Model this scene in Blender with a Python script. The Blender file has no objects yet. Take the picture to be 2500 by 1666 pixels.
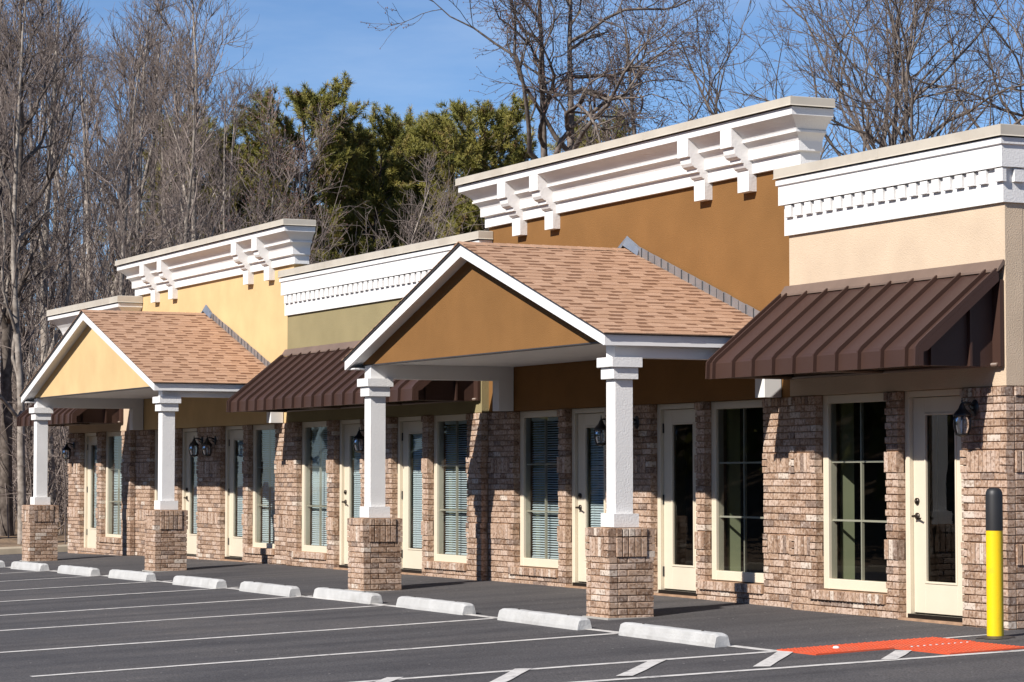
import bpy, math, random
import numpy as np
from mathutils import Vector, Matrix

random.seed(7)
R = math.radians
scene = bpy.context.scene
COL = scene.collection

# ------------------------------------------------------------------ camera
cam_d = bpy.data.cameras.new("camera")
cam = bpy.data.objects.new("camera", cam_d)
COL.objects.link(cam)
cam_d.sensor_width = 36.0
cam_d.lens = 36.0 * 6450 / 2500
cam_d.clip_start = 0.1
cam_d.clip_end = 2000
CAM = Vector((19.5383, -14.1274, 1.3776))
YAW, PITCH = R(25.2796), R(2.9023)
_fh = Vector((-math.cos(YAW), math.sin(YAW), 0))
_r = Vector((math.sin(YAW), math.cos(YAW), 0))
_f = math.cos(PITCH) * _fh + math.sin(PITCH) * Vector((0, 0, 1))
_u = _r.cross(_f)
cam.matrix_world = Matrix(((_r.x, _u.x, -_f.x, CAM.x), (_r.y, _u.y, -_f.y, CAM.y), (_r.z, _u.z, -_f.z, CAM.z), (0, 0, 0, 1)))
scene.camera = cam

# ------------------------------------------------------------------ sky and sun
SUN_FROM = Vector((0.39, -1.0, 0.79)).normalized()          # towards the sun
EL = math.asin(SUN_FROM.z)
world = bpy.data.worlds.new("World")
scene.world = world
world.use_nodes = True
wn = world.node_tree
bg = wn.nodes["Background"]
sky = wn.nodes.new("ShaderNodeTexSky")
sky.sky_type = 'NISHITA'
sky.sun_disc = False
sky.sun_elevation = EL
sky.sun_rotation = math.atan2(SUN_FROM.x, SUN_FROM.y)
sky.altitude = 0
sky.air_density = 0.7
sky.dust_density = 0.0
sky.ozone_density = 6.0
w_tc = wn.nodes.new("ShaderNodeTexCoord")
w_mp = wn.nodes.new("ShaderNodeMapping")
w_mp.inputs["Scale"].default_value = (1.5, 1.5, 7.0)
w_nz = wn.nodes.new("ShaderNodeTexNoise")
w_nz.inputs["Scale"].default_value = 2.3
w_nz.inputs["Detail"].default_value = 7
w_nz.inputs["Roughness"].default_value = 0.6
w_rp = wn.nodes.new("ShaderNodeValToRGB")
w_rp.color_ramp.elements[0].position = 0.50
w_rp.color_ramp.elements[1].position = 0.85
w_rp.color_ramp.elements[1].color = (0.22, 0.22, 0.22, 1)
w_mx = wn.nodes.new("ShaderNodeMixRGB")
w_mx.inputs["Color2"].default_value = (9.0, 9.5, 10.0, 1)
wn.links.new(w_tc.outputs["Generated"], w_mp.inputs["Vector"])
wn.links.new(w_mp.outputs[0], w_nz.inputs["Vector"])
wn.links.new(w_nz.outputs["Fac"], w_rp.inputs["Fac"])
wn.links.new(w_rp.outputs[0], w_mx.inputs["Fac"])
wn.links.new(sky.outputs[0], w_mx.inputs["Color1"])
wn.links.new(w_mx.outputs[0], bg.inputs[0])
bg.inputs[1].default_value = 0.092

sun_d = bpy.data.lights.new("sun", 'SUN')
sun_d.energy = 5.0
sun_d.angle = R(0.53)
sun_d.color = (1.0, 0.955, 0.89)
sun = bpy.data.objects.new("sun", sun_d)
sun.rotation_euler = SUN_FROM.to_track_quat('Z', 'Y').to_euler()
COL.objects.link(sun)

scene.view_settings.view_transform = 'Standard'
scene.view_settings.look = 'None'
scene.view_settings.exposure = 0.4
scene.view_settings.gamma = 1.0
scene.render.engine = 'CYCLES'
scene.cycles.max_bounces = 6
scene.cycles.diffuse_bounces = 2
scene.cycles.transparent_max_bounces = 16
scene.cycles.caustics_reflective = False
scene.cycles.caustics_refractive = False
scene.cycles.use_denoising = True

# ------------------------------------------------------------------ materials
def new_mat(name):
    m = bpy.data.materials.new(name)
    m.use_nodes = True
    nt = m.node_tree
    return m, nt, nt.nodes["Principled BSDF"]

def N(nt, typ, **kw):
    n = nt.nodes.new(typ)
    for k, v in kw.items():
        setattr(n, k, v)
    return n

def plain(name, col, rough=0.6, var=0.12, vscale=3.0, bump=0.0, bscale=120.0, dist=0.004, metal=0.0, spec=0.5, stain=None, sscale=0.7):
    """surface with slight mottling of its own colour and a fine relief"""
    m, nt, b = new_mat(name)
    tc = N(nt, "ShaderNodeTexCoord")
    nz = N(nt, "ShaderNodeTexNoise")
    nz.inputs["Scale"].default_value = vscale
    nz.inputs["Detail"].default_value = 6
    nt.links.new(tc.outputs["Object"], nz.inputs["Vector"])
    rp = N(nt, "ShaderNodeValToRGB")
    rp.color_ramp.elements[0].position = 0.3
    rp.color_ramp.elements[1].position = 0.7
    rp.color_ramp.elements[0].color = tuple(c * (1 - var) for c in col) + (1,)
    rp.color_ramp.elements[1].color = tuple(min(1, c * (1 + var)) for c in col) + (1,)
    nt.links.new(nz.outputs["Fac"], rp.inputs["Fac"])
    out = rp.outputs["Color"]
    if stain:
        n2 = N(nt, "ShaderNodeTexNoise")
        n2.inputs["Scale"].default_value = sscale
        n2.inputs["Detail"].default_value = 8
        n2.inputs["Roughness"].default_value = 0.65
        nt.links.new(tc.outputs["Object"], n2.inputs["Vector"])
        r2 = N(nt, "ShaderNodeValToRGB")
        r2.color_ramp.elements[0].position = 0.52
        r2.color_ramp.elements[1].position = 0.72
        nt.links.new(n2.outputs["Fac"], r2.inputs["Fac"])
        mx = N(nt, "ShaderNodeMixRGB")
        mx.inputs["Color2"].default_value = tuple(stain) + (1,)
        nt.links.new(r2.outputs["Color"], mx.inputs["Fac"])
        nt.links.new(out, mx.inputs["Color1"])
        out = mx.outputs["Color"]
    nt.links.new(out, b.inputs["Base Color"])
    b.inputs["Roughness"].default_value = rough
    b.inputs["Metallic"].default_value = metal
    b.inputs["Specular IOR Level"].default_value = spec
    if bump:
        n3 = N(nt, "ShaderNodeTexNoise")
        n3.inputs["Scale"].default_value = bscale
        n3.inputs["Detail"].default_value = 4
        nt.links.new(tc.outputs["Object"], n3.inputs["Vector"])
        bp = N(nt, "ShaderNodeBump")
        bp.inputs["Strength"].default_value = bump
        bp.inputs["Distance"].default_value = dist
        nt.links.new(n3.outputs["Fac"], bp.inputs["Height"])
        nt.links.new(bp.outputs["Normal"], b.inputs["Normal"])
    return m

def piece_random(nt):
    """random number per piece: object random plus the 'rnd' attribute of joined pieces"""
    oi = N(nt, "ShaderNodeObjectInfo")
    at = N(nt, "ShaderNodeAttribute", attribute_name="rnd")
    ad = N(nt, "ShaderNodeMath", operation='ADD')
    nt.links.new(oi.outputs["Random"], ad.inputs[0])
    nt.links.new(at.outputs["Fac"], ad.inputs[1])
    fr = N(nt, "ShaderNodeMath", operation='FRACT')
    nt.links.new(ad.outputs[0], fr.inputs[0])
    return fr.outputs[0]

def offset_coords(nt, rnd):
    tc = N(nt, "ShaderNodeTexCoord")
    mu = N(nt, "ShaderNodeMath", operation='MULTIPLY')
    mu.inputs[1].default_value = 37.0
    nt.links.new(rnd, mu.inputs[0])
    va = N(nt, "ShaderNodeVectorMath", operation='ADD')
    nt.links.new(tc.outputs["Object"], va.inputs[0])
    nt.links.new(mu.outputs[0], va.inputs[1])
    return va.outputs[0]

def ramp(nt, fac, stops, mode='LINEAR'):
    r = N(nt, "ShaderNodeValToRGB")
    cr = r.color_ramp
    cr.interpolation = mode
    while len(cr.elements) < len(stops):
        cr.elements.new(0.5)
    for e, (p, c) in zip(cr.elements, stops):
        e.position = p
        e.color = tuple(c) + (1,)
    nt.links.new(fac, r.inputs["Fac"])
    return r.outputs["Color"]

def brick_material():
    m, nt, b = new_mat("brick")
    rnd = piece_random(nt)
    co = offset_coords(nt, rnd)
    base = ramp(nt, rnd, [(0.0, (0.29, 0.185, 0.125)), (0.12, (0.455, 0.315, 0.225)), (0.30, (0.39, 0.26, 0.18)), (0.46, (0.52, 0.385, 0.30)),
                          (0.62, (0.425, 0.29, 0.21)), (0.77, (0.255, 0.18, 0.14)), (0.85, (0.475, 0.33, 0.24)), (0.945, (0.60, 0.505, 0.42))], 'CONSTANT')
    n1 = N(nt, "ShaderNodeTexNoise")
    n1.inputs["Scale"].default_value = 26
    n1.inputs["Detail"].default_value = 6
    n1.inputs["Roughness"].default_value = 0.7
    nt.links.new(co, n1.inputs["Vector"])
    sm = ramp(nt, n1.outputs["Fac"], [(0.50, (0, 0, 0)), (0.70, (0.62, 0.62, 0.62))])
    mx = N(nt, "ShaderNodeMixRGB")
    nt.links.new(sm, mx.inputs["Fac"])
    nt.links.new(base, mx.inputs["Color1"])
    mx.inputs["Color2"].default_value = (0.70, 0.60, 0.52, 1)
    n2 = N(nt, "ShaderNodeTexNoise")
    n2.inputs["Scale"].default_value = 34
    n2.inputs["Detail"].default_value = 4
    nt.links.new(co, n2.inputs["Vector"])
    dk = ramp(nt, n2.outputs["Fac"], [(0.34, (0.50, 0.44, 0.40)), (0.52, (1, 1, 1))])
    m2 = N(nt, "ShaderNodeMixRGB", blend_type='MULTIPLY')
    m2.inputs["Fac"].default_value = 1
    nt.links.new(mx.outputs[0], m2.inputs["Color1"])
    nt.links.new(dk, m2.inputs["Color2"])
    nt.links.new(m2.outputs[0], b.inputs["Base Color"])
    b.inputs["Roughness"].default_value = 0.9
    b.inputs["Specular IOR Level"].default_value = 0.2
    bp = N(nt, "ShaderNodeBump")
    bp.inputs["Strength"].default_value = 0.7
    bp.inputs["Distance"].default_value = 0.006
    nt.links.new(n1.outputs["Fac"], bp.inputs["Height"])
    nt.links.new(bp.outputs["Normal"], b.inputs["Normal"])
    return m

def shingle_material():
    m, nt, b = new_mat("shingle")
    rnd = piece_random(nt)
    co = offset_coords(nt, rnd)
    base = ramp(nt, rnd, [(0.0, (0.425, 0.262, 0.172)), (0.25, (0.45, 0.283, 0.19)), (0.5, (0.435, 0.268, 0.175)), (0.75, (0.465, 0.295, 0.198)), (0.92, (0.41, 0.252, 0.163))], 'CONSTANT')
    # granule band pressed into the upper edge of about half the tabs
    uv = N(nt, "ShaderNodeAttribute", attribute_name="tabv")
    nz = N(nt, "ShaderNodeTexNoise")
    nz.inputs["Scale"].default_value = 9
    nt.links.new(co, nz.inputs["Vector"])
    ad = N(nt, "ShaderNodeMath", operation='MULTIPLY_ADD')
    ad.inputs[1].default_value = 0.35
    nt.links.new(nz.outputs["Fac"], ad.inputs[0])
    nt.links.new(uv.outputs["Fac"], ad.inputs[2])
    gt = N(nt, "ShaderNodeMath", operation='GREATER_THAN')
    gt.inputs[1].default_value = 0.72
    nt.links.new(ad.outputs[0], gt.inputs[0])
    bd = gt
    mx = N(nt, "ShaderNodeMixRGB")
    nt.links.new(bd.outputs[0], mx.inputs["Fac"])
    nt.links.new(base, mx.inputs["Color1"])
    mx.inputs["Color2"].default_value = (0.20, 0.105, 0.062, 1)
    g = N(nt, "ShaderNodeTexNoise")
    g.inputs["Scale"].default_value = 160
    g.inputs["Detail"].default_value = 2
    nt.links.new(co, g.inputs["Vector"])
    gr = ramp(nt, g.outputs["Fac"], [(0.3, (0.72, 0.7, 0.68)), (0.7, (1.2, 1.2, 1.2))])
    m2 = N(nt, "ShaderNodeMixRGB", blend_type='MULTIPLY')
    m2.inputs["Fac"].default_value = 1
    nt.links.new(mx.outputs[0], m2.inputs["Color1"])
    nt.links.new(gr, m2.inputs["Color2"])
    nt.links.new(m2.outputs[0], b.inputs["Base Color"])
    b.inputs["Roughness"].default_value = 0.95
    b.inputs["Specular IOR Level"].default_value = 0.15
    return m

def glass_material(name, tint, ior=1.5):
    m, nt, b = new_mat(name)
    nt.nodes.remove(b)
    out = [n for n in nt.nodes if n.type == 'OUTPUT_MATERIAL'][0]
    tr = N(nt, "ShaderNodeBsdfTransparent")
    tr.inputs["Color"].default_value = tuple(tint) + (1,)
    gl = N(nt, "ShaderNodeBsdfGlossy")
    gl.inputs["Roughness"].default_value = 0.015
    fr = N(nt, "ShaderNodeFresnel")
    fr.inputs["IOR"].default_value = ior
    mx = N(nt, "ShaderNodeMixShader")
    nt.links.new(fr.outputs[0], mx.inputs["Fac"])
    nt.links.new(tr.outputs[0], mx.inputs[1])
    nt.links.new(gl.outputs[0], mx.inputs[2])
    nt.links.new(mx.outputs[0], out.inputs["Surface"])
    return m

def asphalt_material():
    m, nt, b = new_mat("asphalt")
    tc = N(nt, "ShaderNodeTexCoord")
    big = N(nt, "ShaderNodeTexNoise")
    big.inputs["Scale"].default_value = 0.45
    big.inputs["Detail"].default_value = 7
    big.inputs["Roughness"].default_value = 0.62
    nt.links.new(tc.outputs["Object"], big.inputs["Vector"])
    c1 = ramp(nt, big.outputs["Fac"], [(0.28, (0.054, 0.051, 0.053)), (0.45, (0.074, 0.070, 0.072)), (0.60, (0.086, 0.080, 0.080)), (0.75, (0.115, 0.104, 0.098))])
    fine = N(nt, "ShaderNodeTexNoise")
    fine.inputs["Scale"].default_value = 60
    fine.inputs["Detail"].default_value = 5
    nt.links.new(tc.outputs["Object"], fine.inputs["Vector"])
    c2 = ramp(nt, fine.outputs["Fac"], [(0.32, (0.5, 0.5, 0.51)), (0.68, (1.55, 1.53, 1.5))])
    mx = N(nt, "ShaderNodeMixRGB", blend_type='MULTIPLY')
    mx.inputs["Fac"].default_value = 1
    nt.links.new(c1, mx.inputs["Color1"])
    nt.links.new(c2, mx.inputs["Color2"])
    # faint wheel tracks and drips down the middle of the stalls
    mp = N(nt, "ShaderNodeMapping")
    mp.inputs["Scale"].default_value = (2.2, 0.16, 1)
    nt.links.new(tc.outputs["Object"], mp.inputs["Vector"])
    tk = N(nt, "ShaderNodeTexNoise")
    tk.inputs["Scale"].default_value = 1.0
    tk.inputs["Detail"].default_value = 5
    nt.links.new(mp.outputs[0], tk.inputs["Vector"])
    tr_ = ramp(nt, tk.outputs["Fac"], [(0.34, (0.78, 0.78, 0.79)), (0.5, (1, 1, 1)), (0.66, (1.14, 1.13, 1.11))])
    mt = N(nt, "ShaderNodeMixRGB", blend_type='MULTIPLY')
    mt.inputs["Fac"].default_value = 1
    nt.links.new(mx.outputs[0], mt.inputs["Color1"])
    nt.links.new(tr_, mt.inputs["Color2"])
    mx = mt
    # pale stone chips and grit
    vo = N(nt, "ShaderNodeTexVoronoi")
    vo.inputs["Scale"].default_value = 7
    nt.links.new(tc.outputs["Object"], vo.inputs["Vector"])
    lt = N(nt, "ShaderNodeMath", operation='LESS_THAN')
    lt.inputs[1].default_value = 0.075
    nt.links.new(vo.outputs["Distance"], lt.inputs[0])
    sepc = N(nt, "ShaderNodeSeparateColor")
    nt.links.new(vo.outputs["Color"], sepc.inputs[0])
    g2 = N(nt, "ShaderNodeMath", operation='GREATER_THAN')
    g2.inputs[1].default_value = 0.7
    nt.links.new(sepc.outputs[0], g2.inputs[0])
    mm = N(nt, "ShaderNodeMath", operation='MULTIPLY')
    nt.links.new(lt.outputs[0], mm.inputs[0])
    nt.links.new(g2.outputs[0], mm.inputs[1])
    m2 = N(nt, "ShaderNodeMixRGB")
    nt.links.new(mm.outputs[0], m2.inputs["Fac"])
    nt.links.new(mx.outputs[0], m2.inputs["Color1"])
    m2.inputs["Color2"].default_value = (0.30, 0.285, 0.265, 1)
    nt.links.new(m2.outputs[0], b.inputs["Base Color"])
    b.inputs["Roughness"].default_value = 0.85
    b.inputs["Specular IOR Level"].default_value = 0.3
    bp = N(nt, "ShaderNodeBump")
    bp.inputs["Strength"].default_value = 0.5
    bp.inputs["Distance"].default_value = 0.006
    nt.links.new(fine.outputs["Fac"], bp.inputs["Height"])
    nt.links.new(bp.outputs["Normal"], b.inputs["Normal"])
    return m

def paint_line_material():
    m, nt, b = new_mat("line_paint")
    tc = N(nt, "ShaderNodeTexCoord")
    n1 = N(nt, "ShaderNodeTexNoise")
    n1.inputs["Scale"].default_value = 9
    n1.inputs["Detail"].default_value = 9
    n1.inputs["Roughness"].default_value = 0.75
    nt.links.new(tc.outputs["Object"], n1.inputs["Vector"])
    c = ramp(nt, n1.outputs["Fac"], [(0.33, (0.20, 0.19, 0.185)), (0.45, (0.55, 0.52, 0.49)), (0.7, (0.74, 0.71, 0.66))])
    nt.links.new(c, b.inputs["Base Color"])
    b.inputs["Roughness"].default_value = 0.7
    return m

def bark_material(name, a, c, scale=6):
    m, nt, b = new_mat(name)
    rnd = piece_random(nt)
    co = offset_coords(nt, rnd)
    n1 = N(nt, "ShaderNodeTexNoise")
    n1.inputs["Scale"].default_value = scale
    n1.inputs["Detail"].default_value = 6
    nt.links.new(co, n1.inputs["Vector"])
    cc = ramp(nt, n1.outputs["Fac"], [(0.32, a), (0.68, c)])
    hv = N(nt, "ShaderNodeHueSaturation")
    nt.links.new(cc, hv.inputs["Color"])
    mr = N(nt, "ShaderNodeMapRange")
    mr.inputs["To Min"].default_value = 0.78
    mr.inputs["To Max"].default_value = 1.25
    nt.links.new(rnd, mr.inputs["Value"])
    nt.links.new(mr.outputs[0], hv.inputs["Value"])
    nt.links.new(hv.outputs[0], b.inputs["Base Color"])
    b.inputs["Roughness"].default_value = 0.9
    b.inputs["Specular IOR Level"].default_value = 0.2
    return m

def needle_material():
    m, nt, b = new_mat("pine_needles")
    at = N(nt, "ShaderNodeAttribute", attribute_name="rnd")
    cc = ramp(nt, at.outputs["Fac"], [(0.0, (0.10, 0.11, 0.022)), (0.35, (0.185, 0.175, 0.036)), (0.7, (0.265, 0.235, 0.05)), (0.93, (0.32, 0.25, 0.08)), (1.0, (0.19, 0.12, 0.05))])
    nt.links.new(cc, b.inputs["Base Color"])
    b.inputs["Roughness"].default_value = 0.6
    b.inputs["Specular IOR Level"].default_value = 0.35
    return m

M = {}
M['brick'] = brick_material()
M['mortar'] = plain("mortar", (0.36, 0.22, 0.135), 0.95, 0.25, 9, 0.5, 90)
M['shingle'] = shingle_material()
M['glass'] = glass_material("window_glass", (0.90, 0.955, 0.95))
M['lamp_glass'] = glass_material("lamp_glass", (0.95, 0.96, 0.97), 1.6)
M['asphalt'] = asphalt_material()
M['line'] = paint_line_material()
STU = dict(rough=0.92, var=0.08, vscale=1.9, bump=0.7, bscale=85, dist=0.007, spec=0.15)
M['beige'] = plain("beige_stucco", (0.60, 0.465, 0.335), **STU)
M['brown'] = plain("brown_stucco", (0.222, 0.110, 0.038), **STU)
M['olive'] = plain("olive_stucco", (0.285, 0.234, 0.124), **STU)
M['yellow'] = plain("yellow_stucco", (0.64, 0.445, 0.225), **STU)
M['gable_brown'] = M['brown']
M['white'] = plain("white_trim", (0.77, 0.75, 0.73), 0.8, 0.05, 2.5, 0.6, 55, 0.006, spec=0.25)
M['white_paint'] = plain("white_painted_board", (0.80, 0.78, 0.765), 0.55, 0.025, 2, 0.08, 60, 0.003)
M['cap'] = plain("beige_metal_cap", (0.52, 0.465, 0.385), 0.5, 0.07, 3, 0.0, stain=(0.43, 0.37, 0.30), sscale=1.3)
M['cream'] = plain("cream_paint", (0.68, 0.595, 0.46), 0.45, 0.03, 3, 0.05, 60)
M['drywall'] = plain("pale_green_drywall", (0.56, 0.56, 0.34), 0.9, 0.04, 2)
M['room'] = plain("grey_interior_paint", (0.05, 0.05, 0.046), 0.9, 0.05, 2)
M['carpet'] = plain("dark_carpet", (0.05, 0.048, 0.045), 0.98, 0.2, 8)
M['blind'] = plain("blind_slats", (0.82, 0.88, 0.90), 0.5, 0.03, 4)
M['awning'] = plain("brown_metal", (0.054, 0.028, 0.021), 0.5, 0.12, 1.3, 0.05, 20, 0.01, spec=0.3)
M['flash_bronze'] = plain("bronze_flashing", (0.17, 0.115, 0.085), 0.45, 0.12, 3)
M['galv'] = plain("galvanised_steel", (0.42, 0.44, 0.46), 0.38, 0.12, 6, metal=0.75)
M['drip'] = plain("dark_drip_edge", (0.045, 0.042, 0.045), 0.5)
M['black'] = plain("black_metal", (0.012, 0.012, 0.013), 0.4, 0.1)
M['hardware'] = plain("dark_bronze_hardware", (0.05, 0.04, 0.033), 0.3, 0.1, metal=0.8)
M['concrete'] = plain("painted_concrete", (0.47, 0.465, 0.455), 0.92, 0.10, 5, 0.7, 40, 0.008, stain=(0.36, 0.35, 0.335), sscale=3.0)
M['kerb'] = plain("kerb_concrete", (0.42, 0.35, 0.26), 0.95, 0.15, 3, 0.4, 40)
M['footing'] = plain("footing_concrete", (0.36, 0.34, 0.31), 0.95, 0.15, 5, 0.4, 40)
M['yellow_paint'] = plain("yellow_plastic", (0.83, 0.57, 0.004), 0.45, 0.05, 3, stain=(0.62, 0.43, 0.02), sscale=6)
M['black_plastic'] = plain("black_plastic", (0.020, 0.020, 0.021), 0.5, 0.1)
M['red'] = plain("red_tactile", (0.62, 0.085, 0.028), 0.6, 0.08, 6, stain=(0.50, 0.13, 0.07), sscale=4)
M['roof'] = plain("flat_roof", (0.25, 0.24, 0.23), 0.9)
M['soil'] = plain("leaf_litter", (0.19, 0.125, 0.075), 0.98, 0.35, 1.5, 0.9, 8, 0.06, stain=(0.26, 0.185, 0.115), sscale=2.0)
M['bark'] = bark_material("grey_bark", (0.15, 0.122, 0.103), (0.40, 0.35, 0.30), 7)
M['bark_dark'] = bark_material("dark_bark", (0.070, 0.054, 0.045), (0.20, 0.165, 0.14), 7)
M['twig'] = bark_material("twigs", (0.155, 0.122, 0.108), (0.30, 0.245, 0.215), 3)
M['twig_dark'] = bark_material("dark_twigs", (0.085, 0.066, 0.062), (0.18, 0.145, 0.130), 3)
M['bud'] = bark_material("buds", (0.12, 0.060, 0.050), (0.24, 0.14, 0.11), 3)
M['needles'] = needle_material()
M['pine_bark'] = bark_material("pine_bark", (0.085, 0.058, 0.042), (0.21, 0.15, 0.11), 8)

# ------------------------------------------------------------------ object helpers
class MB:
    """collects boxes, prisms, tubes and quads; build() links them as one mesh object"""
    def __init__(s):
        s.v, s.f, s.rnd, s.tv, s.sm = [], [], [], [], []
    def add(s, vs, fs, rnd=0.0, tv=None, smooth=False):
        o = len(s.v)
        s.v += [tuple(p) for p in vs]
        s.f += [tuple(i + o for i in f) for f in fs]
        s.rnd += [rnd] * len(vs)
        s.tv += (tv if tv is not None else [0.0] * len(vs))
        s.sm += [smooth] * len(fs)
        return s
    def box(s, x0, x1, y0, y1, z0, z1, rnd=0.0):
        return s.add([(x0, y0, z0), (x1, y0, z0), (x1, y1, z0), (x0, y1, z0), (x0, y0, z1), (x1, y0, z1), (x1, y1, z1), (x0, y1, z1)],
                     [(0, 3, 2, 1), (4, 5, 6, 7), (0, 1, 5, 4), (1, 2, 6, 5), (2, 3, 7, 6), (3, 0, 4, 7)], rnd)
    def bevbox(s, x0, x1, y0, y1, z0, z1, c=0.004):
        """box whose front (-Y) and side edges are chamfered"""
        ps = []
        for y, i in ((y1, 0), (y0 + c, 0), (y0, c)):
            ps += [(x0 + i, y, z0 + i), (x1 - i, y, z0 + i), (x1 - i, y, z1 - i), (x0 + i, y, z1 - i)]
        fs = [(0, 3, 2, 1)][::-1]
        fs = [(3, 2, 1, 0)]
        for a in (0, 4):
            for k in range(4):
                fs.append((a + k, a + (k + 1) % 4, a + 4 + (k + 1) % 4, a + 4 + k))
        fs.append((8, 9, 10, 11))
        return s.add(ps, [f[::-1] for f in fs])
    def prism_x(s, prof, x0, x1, close=True):
        """closed YZ outline extruded along X"""
        n = len(prof)
        vs = [(x0, y, z) for y, z in prof] + [(x1, y, z) for y, z in prof]
        fs = [(i, (i + 1) % n, n + (i + 1) % n, n + i) for i in range(n)]
        fs += [tuple(range(n))[::-1], tuple(range(n, 2 * n))]
        return s.add(vs, fs)
    def prism_y(s, prof, y0, y1):
        """closed XZ outline extruded along Y"""
        n = len(prof)
        vs = [(x, y0, z) for x, z in prof] + [(x, y1, z) for x, z in prof]
        fs = [(i, (i + 1) % n, n + (i + 1) % n, n + i) for i in range(n)]
        fs += [tuple(range(n))[::-1], tuple(range(n, 2 * n))]
        return s.add(vs, fs)
    def prism_z(s, prof, z0, z1):
        n = len(prof)
        vs = [(x, y, z0) for x, y in prof] + [(x, y, z1) for x, y in prof]
        fs = [(i, (i + 1) % n, n + (i + 1) % n, n + i) for i in range(n)]
        fs += [tuple(range(n))[::-1], tuple(range(n, 2 * n))]
        return s.add(vs, fs)
    def lathe(s, cx, cy, prof, seg=20, sx=1.0, sy=1.0):
        """profile of (radius, z) turned about a vertical axis"""
        vs, fs = [], []
        for r, z in prof:
            for k in range(seg):
                a = 2 * math.pi * k / seg
                vs.append((cx + r * sx * math.cos(a), cy + r * sy * math.sin(a), z))
        for i in range(len(prof) - 1):
            for k in range(seg):
                k2 = (k + 1) % seg
                fs.append((i * seg + k, i * seg + k2, (i + 1) * seg + k2, (i + 1) * seg + k))
        return s.add(vs, fs, smooth=True)
    def tube(s, pts, rad, seg=8):
        """round bar along a polyline"""
        pts = [Vector(p) for p in pts]
        vs, fs = [], []
        for i, p in enumerate(pts):
            d = (pts[min(i + 1, len(pts) - 1)] - pts[max(i - 1, 0)]).normalized()
            a = d.orthogonal().normalized()
            b = d.cross(a)
            r = rad[i] if isinstance(rad, (list, tuple)) else rad
            for k in range(seg):
                t = 2 * math.pi * k / seg
                vs.append(p + r * (math.cos(t) * a + math.sin(t) * b))
        for i in range(len(pts) - 1):
            for k in range(seg):
                k2 = (k + 1) % seg
                fs.append((i * seg + k, i * seg + k2, (i + 1) * seg + k2, (i + 1) * seg + k))
        fs += [tuple(range(seg))[::-1], tuple(range((len(pts) - 1) * seg, len(pts) * seg))]
        return s.add(vs, fs, smooth=True)
    def mesh(s, name, mat, fix=True):
        me = bpy.data.meshes.new(name)
        me.from_pydata(s.v, [], s.f)
        if any(s.rnd):
            a = me.attributes.new("rnd", 'FLOAT', 'POINT')
            a.data.foreach_set("value", s.rnd)
        if any(s.tv):
            a = me.attributes.new("tabv", 'FLOAT', 'POINT')
            a.data.foreach_set("value", s.tv)
        me.polygons.foreach_set("use_smooth", s.sm)
        me.materials.append(mat)
        me.validate()
        me.update()
        return me
    def build(s, name, mat, parent=None, **kw):
        if isinstance(mat, str):
            mat = M[mat]
        return link(name, s.mesh(name, mat), parent, **kw)

import bmesh
def fix_normals(me):
    bm = bmesh.new()
    bm.from_mesh(me)
    bmesh.ops.recalc_face_normals(bm, faces=bm.faces)
    bm.to_mesh(me)
    bm.free()

def link(name, data, parent=None, loc=None, rot=None, **props):
    o = bpy.data.objects.new(name, data)
    COL.objects.link(o)
    if parent is not None:
        o.parent = parent
        base = -Vector(parent.location) if parent.parent is None else Vector((0, 0, 0))
    else:
        base = Vector((0, 0, 0))
    o.location = base + (Vector(loc) if loc is not None else Vector((0, 0, 0)))
    if rot is not None:
        o.rotation_euler = rot
    for k, v in props.items():
        o[k] = v
    return o

def thing(name, label, cat, loc, group=None):
    o = bpy.data.objects.new(name, None)
    o.empty_display_size = 0.3
    COL.objects.link(o)
    o.location = loc
    o['label'] = label
    o['category'] = cat
    if group:
        o['group'] = group
    return o

def copy_tree(src, loc, rot=None, scale=None, label=None, group=None):
    """copy of a thing with its parts (parts keep their local offsets)"""
    r = src.copy()
    COL.objects.link(r)
    r.location = loc
    if rot is not None:
        r.rotation_euler = rot
    if scale is not None:
        r.scale = scale
    if label:
        r['label'] = label
    if group:
        r['group'] = group
    for ch in src.children:
        c = ch.copy()
        COL.objects.link(c)
        c.parent = r
        for g in ch.children:
            d = g.copy()
            COL.objects.link(d)
            d.parent = c
    return r

def ground_x(x):
    return float(np.interp(x, [-60, -31, -26, -21, -13, -6, 0, 5], [-.13, -.13, -.06, -.01, .035, .03, 0, 0]))

def gz(x, y):
    return ground_x(x) + 0.04 * max(min(y, 0.0), -32.0)

# ------------------------------------------------------------------ ground
def grid_mesh(xs, ys, fn):
    mb = MB()
    vs = [(x, y, fn(x, y)) for y in ys for x in xs]
    n = len(xs)
    fs = [(j * n + i, j * n + i + 1, (j + 1) * n + i + 1, (j + 1) * n + i) for j in range(len(ys) - 1) for i in range(n - 1)]
    mb.add(vs, fs)
    return mb

def terrain_z(x, y):
    z = gz(x, y) - 0.22
    if x < -31.5:
        z += 0.20 + 0.10 * math.sin(x * 0.9) * math.sin(y * 1.1)
        z += 0.012 * min(-31.5 - x, 60)
    if y > 12:
        z += 0.03 * min(y - 12, 40)
    return z
txs = [-400, -250, -160, -120] + list(np.linspace(-100, -33, 60)) + [-31.6, -31, -28, -20, -10, 0, 15, 30, 31, 45, 70, 120, 250]
tys = [-400, -250, -150, -90, -60, -45, -36, -33, -30] + list(np.linspace(-28, 40, 60)) + [55, 80, 120, 200, 400]
t = grid_mesh(txs, tys, terrain_z).build('ground', 'soil')
t['kind'] = 'structure'

axs = list(np.linspace(-31.35, 30, 90))
ays = list(np.linspace(-32, 0.4, 40))
lot = grid_mesh(axs, ays, gz).build('parking_lot', 'asphalt')
lot['kind'] = 'structure'
lot['label'] = 'dark grey asphalt parking lot with white stall lines'

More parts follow.
